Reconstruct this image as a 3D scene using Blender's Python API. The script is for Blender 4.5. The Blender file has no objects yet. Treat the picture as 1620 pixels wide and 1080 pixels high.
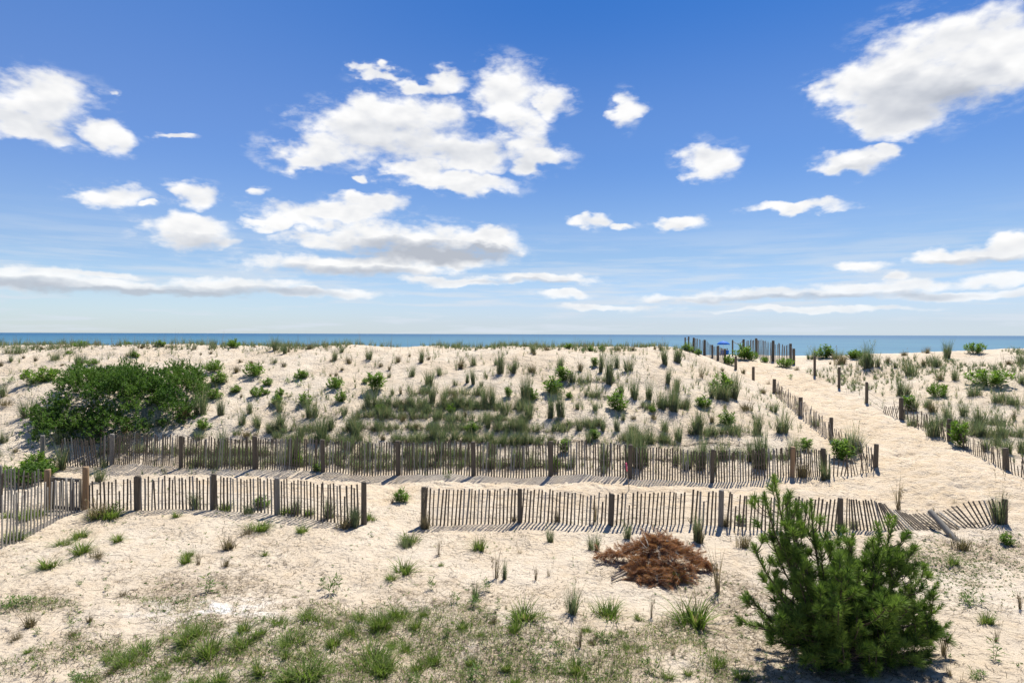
import bpy, math, random
import numpy as np
from mathutils import Vector, Matrix
R = math.radians
random.seed(7)
rng = np.random.default_rng(11)
sc = bpy.context.scene
COL = sc.collection

# ------------------------------------------------------------------ camera, sky, sun, exposure
HC = 5.0                     # camera height above the sand by the near fence (m)
F = 1000.0                   # focal length in pixels of a 1620 px wide picture
cam_d = bpy.data.cameras.new('camera')
cam = bpy.data.objects.new('camera', cam_d)
COL.objects.link(cam)
cam_d.sensor_width = 36.0
cam_d.lens = 36.0 * F / 1620.0
cam_d.shift_y = -11.5 / 1620.0
cam_d.clip_start = 0.1
cam_d.clip_end = 60000.0
cam.location = (0, 0, HC)
cam.rotation_euler = (Matrix.Rotation(R(90), 3, 'X') @ Matrix.Rotation(R(0.18), 3, 'Z')).to_euler()
sc.camera = cam

SUN_AZ, SUN_EL = R(26), R(59)           # azimuth from +Y towards +X
sd = Vector((math.sin(SUN_AZ) * math.cos(SUN_EL), math.cos(SUN_AZ) * math.cos(SUN_EL), math.sin(SUN_EL)))
sun_d = bpy.data.lights.new('sun', 'SUN')
sun_d.energy = 5.0
sun_d.angle = R(0.5)
sun_d.color = (1.0, 0.95, 0.87)
sun = bpy.data.objects.new('sun', sun_d)
COL.objects.link(sun)
sun.rotation_euler = sd.to_track_quat('Z', 'Y').to_euler()

sc.view_settings.view_transform = 'Standard'
sc.view_settings.look = 'None'
sc.view_settings.gamma = 1.0
sc.view_settings.use_curve_mapping = False
sc.view_settings.exposure = 0.68

world = bpy.data.worlds.new('World')
sc.world = world
world.use_nodes = True
try:
    world.cycles.sampling_method = 'MANUAL'
    world.cycles.sample_map_resolution = 512
except Exception:
    pass


class NT:
    """small helper to write node trees"""
    def __init__(s, tree):
        s.t = tree
        s.n = tree.nodes
        s.l = tree.links

    def new(s, typ, **kw):
        nd = s.n.new(typ)
        for k, v in kw.items():
            setattr(nd, k, v)
        return nd

    def put(s, sock, v):
        if isinstance(v, bpy.types.NodeSocket):
            s.l.new(v, sock)
        elif v is not None:
            sock.default_value = v

    def math(s, op, a, b=None, c=None, clamp=False):
        nd = s.new('ShaderNodeMath', operation=op, use_clamp=clamp)
        s.put(nd.inputs[0], a); s.put(nd.inputs[1], b); s.put(nd.inputs[2], c)
        return nd.outputs[0]

    def vec(s, op, a, b=None, c=None):
        nd = s.new('ShaderNodeVectorMath', operation=op)
        s.put(nd.inputs[0], a); s.put(nd.inputs[1], b)
        if c is not None:
            s.put(nd.inputs[2], c)
        return nd.outputs['Value'] if op in ('DOT_PRODUCT', 'LENGTH', 'DISTANCE') else nd.outputs[0]

    def noise(s, vec, scale, detail=4, rough=0.5, dist=0.0, color=False):
        nd = s.new('ShaderNodeTexNoise')
        s.put(nd.inputs['Vector'], vec)
        nd.inputs['Scale'].default_value = scale
        nd.inputs['Detail'].default_value = detail
        nd.inputs['Roughness'].default_value = rough
        nd.inputs['Distortion'].default_value = dist
        return nd.outputs['Color' if color else 'Fac']

    def mix(s, fac, a, b, blend='MIX'):
        nd = s.new('ShaderNodeMix', data_type='RGBA', blend_type=blend)
        s.put(nd.inputs['Factor'], fac)
        for k, v in ((6, a), (7, b)):
            if isinstance(v, tuple) and len(v) == 3:
                v = v + (1,)
            s.put(nd.inputs[k], v)
        return nd.outputs[2]

    def smooth(s, v, lo, hi, to0=0.0, to1=1.0):
        nd = s.new('ShaderNodeMapRange', interpolation_type='SMOOTHSTEP')
        s.put(nd.inputs['Value'], v)
        nd.inputs['From Min'].default_value = lo
        nd.inputs['From Max'].default_value = hi
        nd.inputs['To Min'].default_value = to0
        nd.inputs['To Max'].default_value = to1
        return nd.outputs[0]

    def lin(s, v, lo, hi, to0=0.0, to1=1.0):
        nd = s.new('ShaderNodeMapRange')
        s.put(nd.inputs['Value'], v)
        nd.inputs['From Min'].default_value = lo
        nd.inputs['From Max'].default_value = hi
        nd.inputs['To Min'].default_value = to0
        nd.inputs['To Max'].default_value = to1
        return nd.outputs[0]


def vh(u):
    return 528.5 + 0.0031 * (u - 810)


def azel(u, v):
    a = (u - 810) / F
    e = (vh(u) - v) / F
    az = math.atan(a)
    return az, math.atan(e * math.cos(az))


# clouds, by bearing and height above the horizon (given as sightings, half-widths and half-heights in mrad)
CLOUDS = [
    (1470, 112, 125, 74), (1545, 78, 85, 56), (1400, 132, 100, 52), (1425, 176, 78, 38), (1345, 142, 60, 26), (1595, 92, 52, 58), (1360, 185, 40, 16),
    (1335, 260, 52, 18), (1375, 246, 30, 11), (1118, 258, 40, 27), (990, 172, 24, 24),
    (635, 205, 100, 52), (560, 208, 82, 44), (500, 236, 74, 20), (690, 180, 50, 26), (735, 240, 70, 26), (690, 128, 48, 14), (640, 126, 26, 11), (600, 172, 60, 26), (470, 252, 46, 12),
    (805, 150, 56, 42), (822, 205, 44, 40), (858, 256, 46, 14), (864, 165, 28, 28), (720, 287, 88, 17), (655, 265, 45, 14),
    (585, 117, 34, 8),
    (55, 160, 92, 46), (20, 190, 60, 30), (75, 215, 46, 18), (165, 212, 46, 24), (172, 148, 15, 8), (285, 212, 34, 7),
    (172, 305, 52, 19), (300, 310, 38, 18), (222, 325, 14, 6), (415, 303, 22, 10), (575, 283, 16, 8),
    (300, 366, 72, 24), (350, 382, 36, 11), (510, 340, 110, 20), (590, 328, 50, 16), (430, 352, 44, 12),
    (640, 380, 145, 26), (540, 382, 90, 14), (780, 385, 62, 20), (560, 422, 158, 17), (690, 407, 115, 16),
    (60, 440, 110, 20), (240, 456, 170, 11), (370, 452, 110, 14), (480, 464, 120, 8), (100, 432, 150, 7),
    (740, 448, 100, 7), (850, 441, 98, 8), (890, 466, 42, 8),
    (942, 352, 30, 13), (990, 355, 24, 7), (1072, 348, 38, 13), (1265, 327, 82, 10),
    (1540, 400, 100, 13), (1600, 385, 44, 17), (1360, 420, 44, 9), (1420, 437, 24, 8), (1580, 440, 66, 11),
    (1250, 465, 200, 9), (1380, 452, 120, 9), (1130, 470, 130, 7), (1530, 465, 130, 8), (1290, 488, 190, 5), (980, 487, 90, 5),
]
GREY = [  # the thick, shaded undersides
    (1470, 160, 130, 42, .30), (1520, 120, 70, 30, .12), (650, 230, 130, 30, .16), (520, 252, 60, 14, .10), (660, 402, 150, 17, .52), (560, 434, 140, 10, .42),
    (780, 402, 60, 10, .3), (40, 455, 120, 12, .55), (380, 464, 170, 9, .42), (230, 464, 150, 7, .4), (310, 385, 70, 11, .22), (40, 190, 110, 26, .14),
    (1540, 412, 90, 8, .34), (1380, 468, 150, 7, .36), (1180, 474, 140, 6, .36), (850, 448, 90, 4, .3), (820, 240, 60, 25, .12), (1340, 268, 50, 9, .2),
]


def build_world():
    t = NT(world.node_tree)
    t.n.clear()
    out = t.new('ShaderNodeOutputWorld')
    bg = t.new('ShaderNodeBackground')
    bg.inputs['Strength'].default_value = 0.095
    tc = t.new('ShaderNodeTexCoord')
    d = tc.outputs['Generated']
    sky = t.new('ShaderNodeTexSky')
    sky.sky_type = 'NISHITA'
    sky.sun_disc = False
    sky.sun_elevation = SUN_EL
    sky.sun_rotation = SUN_AZ
    sky.altitude = 0
    sky.air_density = 1.0
    sky.dust_density = 0.4
    sky.ozone_density = 2.0
    sep = t.new('ShaderNodeSeparateXYZ')
    t.l.new(d, sep.inputs[0])
    x, y, z = sep.outputs
    az = t.math('ARCTAN2', x, y)
    hor = t.math('SQRT', t.math('MULTIPLY_ADD', x, x, t.math('MULTIPLY', y, y)))
    el = t.math('ARCTAN2', z, hor)
    cmb = t.new('ShaderNodeCombineXYZ')
    t.l.new(az, cmb.inputs[0]); t.l.new(el, cmb.inputs[1])
    p0 = cmb.outputs[0]
    # ragged outlines: the bearing is pushed about by turbulence (finer and flatter near the horizon)
    flat = t.vec('MULTIPLY', d, (1.0, 1.0, 1.9))
    w1 = t.noise(flat, 9.0, 4, 0.55, color=True)
    w2 = t.noise(flat, 30.0, 3, 0.5, color=True)
    o1 = t.vec('MULTIPLY', t.vec('SUBTRACT', w1, (.5, .5, .5)), (0.085, 0.048, 0))
    o2 = t.vec('MULTIPLY', t.vec('SUBTRACT', w2, (.5, .5, .5)), (0.040, 0.026, 0))
    amp = t.smooth(el, 0.02, 0.22, 0.5, 1.15)
    sc_ = t.new('ShaderNodeVectorMath', operation='SCALE')
    t.l.new(t.vec('ADD', o1, o2), sc_.inputs[0]); t.l.new(amp, sc_.inputs['Scale'])
    p = t.vec('ADD', p0, sc_.outputs[0])

    def ell(pt, u, v, rx, ry, grow=1.0):
        a, e = azel(u, v)
        k = math.cos(a)
        ix, iy = F / (rx * grow) / (k * k), F / (ry * grow) / k
        q = t.vec('MULTIPLY_ADD', pt, (ix, iy, 0), (-a * ix, -e * iy, 0))
        return t.vec('DOT_PRODUCT', q, q)
    acc = None
    for (u, v, rx, ry) in CLOUDS:
        q = ell(p, u, v, rx, ry, 1.08)
        acc = q if acc is None else t.math('SMOOTH_MIN', acc, q, 0.2)
    gacc = None
    for (u, v, rx, ry, k) in GREY:
        q = ell(p, u, v, rx, ry, 1.25)
        g = t.math('MULTIPLY', t.math('SUBTRACT', 1.0, q, clamp=True), k)
        gacc = g if gacc is None else t.math('ADD', gacc, g)
    # the rest of the sky (outside the view) carries the same sort of cloud
    wide = t.noise(t.vec('MULTIPLY', d, (1, 1, 2.2)), 3.2, 5, 0.55)
    away = t.math('MAXIMUM', t.smooth(t.math('ABSOLUTE', az), 0.80, 1.05), t.smooth(el, 0.56, 0.75))
    rest = t.math('MULTIPLY', t.smooth(wide, 0.55, 0.72), away)
    # density
    f1 = t.noise(flat, 15.0, 6, 0.52)
    f2 = t.noise(flat, 48.0, 5, 0.58)
    turb = t.math('MULTIPLY_ADD', t.math('SUBTRACT', f1, 0.5), 3.4, t.math('MULTIPLY', t.math('SUBTRACT', f2, 0.5), 1.5))
    body = t.math('MAXIMUM', t.math('SUBTRACT', 1.0, acc), -1.6)
    dens = t.math('MULTIPLY_ADD', body, 1.35, turb)
    dens = t.math('MAXIMUM', dens, t.math('MULTIPLY_ADD', rest, 1.6, -0.6))
    alpha = t.smooth(dens, -0.40, 1.15)
    shred = t.math('MULTIPLY', t.smooth(body, -1.25, 0.1), t.smooth(t.noise(t.vec('MULTIPLY', d, (1, 1, 2.6)), 26.0, 6, 0.62), 0.46, 0.72))
    alpha = t.math('MAXIMUM', alpha, t.math('MULTIPLY', shred, 0.34))
    # light inside the cloud: sunlit billows above, greyer belly
    lit = t.noise(t.vec('ADD', flat, (0.0, 0.0, 0.022)), 15.0, 3, 0.5)
    bill = t.math('MULTIPLY', t.math('SUBTRACT', t.noise(flat, 15.0, 3, 0.5), lit), 0.55)
    thick = t.smooth(dens, 0.4, 1.5)
    br = t.math('SUBTRACT', 1.0, t.math('MULTIPLY', thick, 0.05))
    br = t.math('ADD', br, bill)
    br = t.math('SUBTRACT', br, t.math('MULTIPLY', gacc, 0.80))
    br = t.math('MINIMUM', t.math('MAXIMUM', br, 0.60), 1.04)
    ccol = t.mix(t.lin(br, 0.55, 0.98), (0.80, 0.86, 0.98), (1.0, 0.995, 0.985))
    cs = t.new('ShaderNodeVectorMath', operation='SCALE')
    t.l.new(ccol, cs.inputs[0])
    t.put(cs.inputs['Scale'], t.math('MULTIPLY', br, CLOUD_LUM))
    # clear air: the blue of the zenith deepened, a milky band on the horizon
    hsv = t.new('ShaderNodeHueSaturation')
    hsv.inputs['Saturation'].default_value = 1.0
    hsv.inputs['Value'].default_value = 1.0
    t.l.new(sky.outputs[0], hsv.inputs['Color'])
    def ramp(stops):
        rp = t.new('ShaderNodeValToRGB')
        rp.color_ramp.interpolation = 'EASE'
        es = rp.color_ramp.elements
        es[0].position = stops[0][0]; es[0].color = stops[0][1] + (1,)
        es[1].position = stops[-1][0]; es[1].color = stops[-1][1] + (1,)
        for p_, c_ in stops[1:-1]:
            es.new(p_).color = c_ + (1,)
        t.l.new(t.math('MULTIPLY', el, 1 / 0.6), rp.inputs[0])
        return rp.outputs[0]
    tint = t.mix(t.smooth(az, -0.75, 0.15), ramp(SKY_L), ramp(SKY_R))
    blue = t.mix(1.0, hsv.outputs[0], tint, 'MULTIPLY')
    # thin veil of far cirrus near the horizon
    v_ = t.noise(t.vec('MULTIPLY', d, (1.0, 1.0, 14.0)), 5.0, 6, 0.6)
    veil = t.math('MULTIPLY', t.smooth(v_, 0.40, 0.66), t.smooth(el, 0.03, 0.19, 0.85, 0.0))
    veil = t.math('MAXIMUM', veil, t.smooth(el, 0.0, 0.12, HAZE_FAC, 0.0))
    vl = t.mix(veil, blue, tuple(CLOUD_LUM * c for c in (0.70, 0.77, 0.86)))
    fin = t.mix(t.math('MULTIPLY', alpha, t.smooth(el, 0.0, 0.12, 0.62, 0.97)), vl, cs.outputs[0])
    t.l.new(fin, bg.inputs['Color'])
    t.l.new(bg.outputs[0], out.inputs[0])


CLOUD_LUM = 6.6
# clear-air colour against height, to the left and to the right of the view
SKY_R = [(0.0, (.50, .66, 1.0)), (.03, (.47, .585, .88)), (.213, (.47, .55, .69)), (.463, (.31, .46, .69)), (.85, (.125, .35, .67))]
SKY_L = [(0.0, (.66, .80, 1.0)), (.03, (.64, .77, 1.0)), (.213, (.60, .67, .83)), (.463, (.47, .60, .85)), (.85, (.36, .58, .88))]
HAZE_FAC = 0.35
build_world()

# ------------------------------------------------------------------ helpers for meshes and objects


def mesh_np(name, V, faces, mat=None, attrs=None, smooth=False, corner=4):
    """faces: (n, corner) int array or a list of such arrays (tris / quads)"""
    me = bpy.data.meshes.new(name)
    V = np.asarray(V, np.float32)
    if not isinstance(faces, list):
        faces = [faces]
    faces = [np.asarray(f, np.int32) for f in faces if len(f)]
    loops = np.concatenate([f.ravel() for f in faces])
    tot = np.concatenate([np.full(len(f), f.shape[1], np.int32) for f in faces])
    start = np.concatenate([[0], np.cumsum(tot)[:-1]]).astype(np.int32)
    me.vertices.add(len(V)); me.vertices.foreach_set('co', V.ravel())
    me.loops.add(len(loops)); me.loops.foreach_set('vertex_index', loops)
    me.polygons.add(len(tot)); me.polygons.foreach_set('loop_start', start); me.polygons.foreach_set('loop_total', tot)
    if smooth:
        me.polygons.foreach_set('use_smooth', np.ones(len(tot), bool))
    me.update(calc_edges=True)
    for k, a in (attrs or {}).items():
        a = np.asarray(a, np.float32)
        at = me.attributes.new(k, 'FLOAT', 'POINT')
        at.data.foreach_set('value', a)
    if mat:
        me.materials.append(mat)
    return me


def link(name, me, parent=None, loc=None, **props):
    o = bpy.data.objects.new(name, me)
    COL.objects.link(o)
    if parent is not None:
        o.parent = parent
    if loc is not None:
        o.location = loc
    for k, v in props.items():
        if v:
            o[k] = v
    return o


def empty(name, loc, label, cat, group=None):
    return link(name, None, None, loc, label=label, category=cat, group=group)


class MB:
    """collects pieces of one mesh"""
    def __init__(s):
        s.V = []; s.F = {3: [], 4: []}; s.A = {}; s.n = 0

    def add(s, V, F, **attrs):
        V = np.asarray(V, float).reshape(-1, 3)
        F = np.asarray(F, int)
        s.V.append(V); s.F[F.shape[1]].append(F + s.n)
        for k, a in attrs.items():
            s.A.setdefault(k, []).append(np.broadcast_to(np.asarray(a, float), (len(V),)))
        s.n += len(V)

    def mesh(s, name, mat, smooth=False):
        fs = [np.concatenate(f) for f in s.F.values() if f]
        return mesh_np(name, np.concatenate(s.V), fs, mat, {k: np.concatenate(a) for k, a in s.A.items()}, smooth)


def tube(pts, rad, sides=6, cap=True):
    """tapered tube through pts -> V, quads (+ caps as fans of quads collapsed)"""
    pts = np.asarray(pts, float)
    n = len(pts)
    rad = np.broadcast_to(np.asarray(rad, float), (n,))
    tan = np.gradient(pts, axis=0)
    tan /= np.linalg.norm(tan, axis=1)[:, None] + 1e-9
    ref = np.array([0.31, 0.95, 0.05])
    V = []
    for i in range(n):
        a = np.cross(tan[i], ref)
        if np.linalg.norm(a) < .05:
            a = np.cross(tan[i], [1, 0, 0])
        a /= np.linalg.norm(a)
        b = np.cross(tan[i], a)
        th = np.arange(sides) / sides * 2 * np.pi
        V.append(pts[i] + rad[i] * (np.cos(th)[:, None] * a + np.sin(th)[:, None] * b))
    V = np.concatenate(V)
    Fq = []
    for i in range(n - 1):
        for k in range(sides):
            Fq.append((i * sides + k, i * sides + (k + 1) % sides, (i + 1) * sides + (k + 1) % sides, (i + 1) * sides + k))
    if cap:
        V = np.concatenate([V, pts[:1], pts[-1:]])
        c0, c1 = n * sides, n * sides + 1
        for k in range(0, sides, 2):
            Fq.append((c0, (k + 2) % sides, (k + 1) % sides, k))
            m = (n - 1) * sides
            Fq.append((c1, m + k, m + (k + 1) % sides, m + (k + 2) % sides))
    return V, np.array(Fq)


# ------------------------------------------------------------------ noise and the lie of the land


def _hash(ix, iy, seed):
    h = (ix.astype(np.int64) * 374761393 + iy.astype(np.int64) * 668265263 + seed * 974711) & 0x7fffffff
    h = ((h ^ (h >> 13)) * 1274126177) & 0x7fffffff
    return ((h ^ (h >> 16)) & 0xffff) / 65535.0


def vnoise(x, y, seed=0):
    ix, iy = np.floor(x), np.floor(y)
    fx, fy = x - ix, y - iy
    fx = fx * fx * fx * (fx * (fx * 6 - 15) + 10); fy = fy * fy * fy * (fy * (fy * 6 - 15) + 10)
    a = _hash(ix, iy, seed); b = _hash(ix + 1, iy, seed); c = _hash(ix, iy + 1, seed); d = _hash(ix + 1, iy + 1, seed)
    return (a + (b - a) * fx) * (1 - fy) + (c + (d - c) * fx) * fy - 0.5


def fbm(x, y, sc0, octv=4, seed=0, gain=0.5):
    r = 0; a = 1; s = sc0
    for k in range(octv):
        r = r + a * vnoise(x * s + 17.3 * k, y * s - 9.1 * k, seed + k)
        a *= gain; s *= 2.03
    return r


def sst(a, b, x):
    t = np.clip((x - a) / (b - a), 0, 1)
    return t * t * (3 - 2 * t)


CTRL = []                     # sightings (u, v, distance) of the bare ground
def C_(u, v, D): CTRL.append(((u - 810) / F * D, D, HC - (v - vh(u)) * D / F))
for x in (-30, -14, -7, 0, 7, 14, 30):
    CTRL.append((x, 3, 0.0)); CTRL.append((x, 9, 0.0))
for u, v, D in [
    (0, 868, 14.6), (60, 800, 17.8), (138, 808, 17.2), (218, 808, 17.3), (338, 811, 17.2), (440, 817, 16.9), (577, 830, 16.3),
    (671, 828, 16.5), (823, 825, 16.7), (967, 828, 16.5), (1141, 835, 16.2), (1330, 838, 16.1), (1500, 845, 15.9), (1590, 828, 16.6), (1800, 830, 16.5),
    (700, 790, 18.05), (900, 790, 18.05), (1100, 790, 18.1), (1300, 790, 18.15), (1500, 770, 19.3), (250, 765, 19.5), (500, 778, 18.9), (-150, 780, 18.5),
    (178, 735, 21.8), (404, 743, 21.0), (631, 750, 20.5), (872, 755, 20.0), (1000, 757, 19.9), (1127, 758, 19.8), (1254, 757, 19.9), (1386, 740, 21.0), (0, 730, 21.5), (-200, 730, 21.5)]:
    C_(u, v, D)
for u in (-700, -300, 0, 250, 500, 750, 1000):
    for v, D in ((700, 22.6), (650, 25.0), (600, 28.0), (570, 30.6)):
        C_(u, v, D)
    C_(u, {-700: 546, -300: 546, 0: 547, 250: 547.5, 500: 549, 750: 552, 1000: 553}[u], 33.2)
    x = (u - 810) / F
    CTRL.append((x * 36, 36, 4.25)); CTRL.append((x * 41, 41, 3.9)); CTRL.append((x * 48, 48, 3.1)); CTRL.append((x * 58, 58, 2.6))
for u, v, D in [
    (1085, 556, 34), (1120, 568, 36), (1164, 584, 38.5), (1192, 602, 35.5), (1225, 622, 32), (1240, 640, 29.5), (1267, 658, 27.5), (1315, 695, 24.3),
    (1130, 600, 29.5), (1160, 640, 26.8), (1180, 690, 23.4), (1300, 722, 22),
    (1240, 590, 38), (1330, 650, 28.5), (1400, 700, 23.8), (1450, 740, 20.8), (1560, 760, 19.6), (1165, 572, 42), (1200, 575, 42), (1150, 565, 50),
    (1197, 563, 45), (1223, 571, 42.5), (1256, 575, 41), (1115, 561, 41), (1140, 570, 41),
    (1289, 597, 36.5), (1327.6, 616, 33.5), (1371.5, 636, 30.5), (1426.5, 662, 27.5), (1503, 699, 24), (1592, 743, 20.8),
    (1330, 567, 40.5), (1420, 561, 40), (1520, 556, 39), (1620, 555, 38), (1800, 553, 37), (2300, 552, 37),
    (1400, 600, 35), (1470, 620, 31), (1560, 600, 31.5), (1600, 640, 27.5), (1625, 690, 24), (1780, 690, 24), (1800, 620, 29), (2300, 690, 24), (2300, 620, 29)]:
    C_(u, v, D)
for u in (1250, 1500, 1800, 2300):
    x = (u - 810) / F
    CTRL.append((x * 47, 47, 3.2)); CTRL.append((x * 58, 58, 2.6))
CTRL = np.array(CTRL)


def _U(r2):
    return 0.5 * r2 * np.log(r2 + 1e-9)


def _fit():
    P = CTRL[:, :2]; n = len(P)
    d2 = ((P[:, None] - P[None]) ** 2).sum(-1)
    A = np.zeros((n + 3, n + 3))
    A[:n, :n] = _U(d2) + np.eye(n) * 0.15
    A[:n, n] = 1; A[:n, n + 1:] = P; A[n, :n] = 1; A[n + 1:, :n] = P.T
    b = np.concatenate([CTRL[:, 2], np.zeros(3)])
    return np.linalg.solve(A, b)


WTS = _fit()
XI, YI = np.array([60, 75, 100, 130, 165, 220.]), np.array([2.6, 2.1, 1.6, 0.8, -0.8, -4.])


def tps(x, y):
    sh = np.shape(x)
    x = np.ravel(np.asarray(x, float)); y = np.ravel(np.asarray(y, float))
    out = np.empty(len(x))
    n = len(CTRL)
    for i in range(0, len(x), 20000):
        xs, ys = x[i:i + 20000], y[i:i + 20000]
        d2 = (xs[:, None] - CTRL[None, :, 0]) ** 2 + (ys[:, None] - CTRL[None, :, 1]) ** 2
        out[i:i + 20000] = _U(d2) @ WTS[:n] + WTS[n] + WTS[n + 1] * xs + WTS[n + 2] * ys
    return out.reshape(sh)


def base_h(x, y):
    yc = np.clip(y, 3, 62)
    xc = np.clip(x, -62, 62)
    z = tps(xc, yc)
    w = sst(47, 60, y)
    return z * (1 - w) + np.interp(y, XI, YI) * w


GX, GY = np.arange(-64, 64.01, 0.4), np.arange(2, 66.01, 0.25)
GZ = base_h(*np.meshgrid(GX, GY))


def smooth_h(x, y):
    """bilinear look-up of the smooth ground"""
    fx = np.clip((np.asarray(x, float) - GX[0]) / 0.4, 0, len(GX) - 1.001); fy = np.clip((np.asarray(y, float) - GY[0]) / 0.25, 0, len(GY) - 1.001)
    i, j = fx.astype(int), fy.astype(int)
    a, b = fx - i, fy - j
    return (GZ[j, i] * (1 - a) + GZ[j, i + 1] * a) * (1 - b) + (GZ[j + 1, i] * (1 - a) + GZ[j + 1, i + 1] * a) * b


def ground(u, v):
    """where the sight line (u, v) meets the sand"""
    D = np.arange(6, 46, 0.05)
    x = (u - 810) / F * D
    gap = HC - (v - vh(u)) * D / F - smooth_h(x, D)
    k = np.nonzero(gap <= 0)[0]
    if len(k):
        i = k[0]
        d = D[i] if i == 0 else D[i - 1] + 0.05 * gap[i - 1] / (gap[i - 1] - gap[i])
    else:
        m = (D > 28) & (D < 43)
        d = D[m][np.argmin(gap[m])]
    return float((u - 810) / F * d), float(d)


def polydist(x, y, line):
    """distance to a polyline and the half width along it; line: [(x, y, halfwidth)]"""
    best = np.full(np.shape(x), 1e9)
    for (x0, y0, w0), (x1, y1, w1) in zip(line[:-1], line[1:]):
        dx, dy = x1 - x0, y1 - y0
        t = np.clip(((x - x0) * dx + (y - y0) * dy) / (dx * dx + dy * dy), 0, 1)
        d = np.hypot(x - x0 - t * dx, y - y0 - t * dy) / (w0 + (w1 - w0) * t)
        best = np.minimum(best, d)
    return best


PATH = []
for u, v, w in ((1178, 574, 1.2), (1225, 592, 2.0), (1290, 632, 2.0), (1360, 678, 2.3), (1440, 728, 2.6), (1540, 772, 2.6), (1680, 800, 2.6)):
    PATH.append(ground(u, v) + (w,))
STRIP = [ground(u, v) + (w,) for u, v, w in ((330, 765, .7), (600, 778, 1.0), (900, 782, 1.0), (1200, 785, 1.3), (1420, 765, 2.2))]
THATCH = [(330, 1030, 1.5), (520, 1010, 1.6), (660, 1000, 1.5), (500, 1080, 2.5), (800, 1040, 1.4), (950, 1060, 1.4), (1130, 1020, 1.2), (1180, 940, .9), (1230, 1040, 1.6),
          (1460, 890, 1.0), (1540, 880, .9), (300, 935, .9), (1560, 860, .9), (60, 960, .6)]
THATCH = [ground(u, v) + (r,) for u, v, r in THATCH]
WHITE = ground(352, 966)


def path_mask(x, y):
    return np.maximum(1 - sst(0.7, 1.25, polydist(x, y, PATH)), 0.8 * (1 - sst(0.6, 1.3, polydist(x, y, STRIP))))


def thatch_mask(x, y):
    m = 0
    for cx, cy, r in THATCH:
        m = np.maximum(m, np.exp(-((x - cx) ** 2 + ((y - cy) * 1.3) ** 2) / (r * r) * 0.9))
    return np.clip(m * 1.15 + 0.95 * fbm(x, y, 1.7, 4, 55, .6), 0, 1) * (m > 0.03)


def footprints(x, y):
    c = 0.5
    ix, iy = np.floor(x / c), np.floor(y / c)
    out = np.zeros(np.shape(x))
    for di in (-1, 0, 1):
        for dj in (-1, 0, 1):
            a, b = ix + di, iy + dj
            cx = (a + _hash(a, b, 101)) * c; cy = (b + _hash(a, b, 102)) * c
            an = 0.9 + (_hash(a, b, 103) - .5) * 2.2
            ux, uy = x - cx, y - cy
            q = np.sqrt(((ux * np.cos(an) + uy * np.sin(an)) / .15) ** 2 + ((uy * np.cos(an) - ux * np.sin(an)) / .075) ** 2)
            out += (_hash(a, b, 104) < .72) * (-0.036 * np.exp(-(q * .95) ** 4) + .016 * np.exp(-((q - 1.45) / .4) ** 2))
    return out


def detail(x, y, pm=None):
    if pm is None:
        pm = path_mask(x, y)
    d = 0.16 * fbm(x, y, 0.45, 3, 3) + 0.035 * fbm(x, y, 2.2, 3, 9)
    d = d + (0.020 + 0.01 * sst(19, 26, y)) * fbm(x * 0.8, y * 1.5, 6.5, 2, 21)
    # trodden sand: overlapping footprints
    foot = fbm(x * 0.75, y * 1.2, 2.6, 3, 31, .6)
    d = d + pm * (0.085 * np.minimum(foot + 0.1, 0.16) + 0.03 * fbm(x * .8, y * 1.3, 5.5, 2, 37)) + footprints(x, y) * np.clip(pm * .9 + .7 * sst(.05, .3, fbm(x, y, .35, 2, 91)) * (y < 19), 0, 1)
    return d * sst(2, 6, y)


def H(x, y):
    return base_h(np.asarray(x, float), np.asarray(y, float)) + detail(np.asarray(x, float), np.asarray(y, float))


# ------------------------------------------------------------------ materials


def new_mat(name):
    m = bpy.data.materials.new(name)
    m.use_nodes = True
    t = NT(m.node_tree)
    t.n.clear()
    out = t.new('ShaderNodeOutputMaterial')
    return m, t, out


def principled(t, out, col, rough=0.8, spec=0.3, normal=None):
    b = t.new('ShaderNodeBsdfPrincipled')
    t.put(b.inputs['Base Color'], col + (1,) if isinstance(col, tuple) and len(col) == 3 else col)
    t.put(b.inputs['Roughness'], rough)
    b.inputs['Specular IOR Level'].default_value = spec
    if normal is not None:
        t.l.new(normal, b.inputs['Normal'])
    t.l.new(b.outputs[0], out.inputs['Surface'])
    return b


def attr(t, name):
    a = t.new('ShaderNodeAttribute')
    a.attribute_name = name
    return a.outputs['Fac']


def bump(t, height, dist, strength=1.0, normal=None):
    b = t.new('ShaderNodeBump')
    b.inputs['Strength'].default_value = strength
    b.inputs['Distance'].default_value = dist
    t.l.new(height, b.inputs['Height'])
    if normal is not None:
        t.l.new(normal, b.inputs['Normal'])
    return b.outputs[0]


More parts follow.
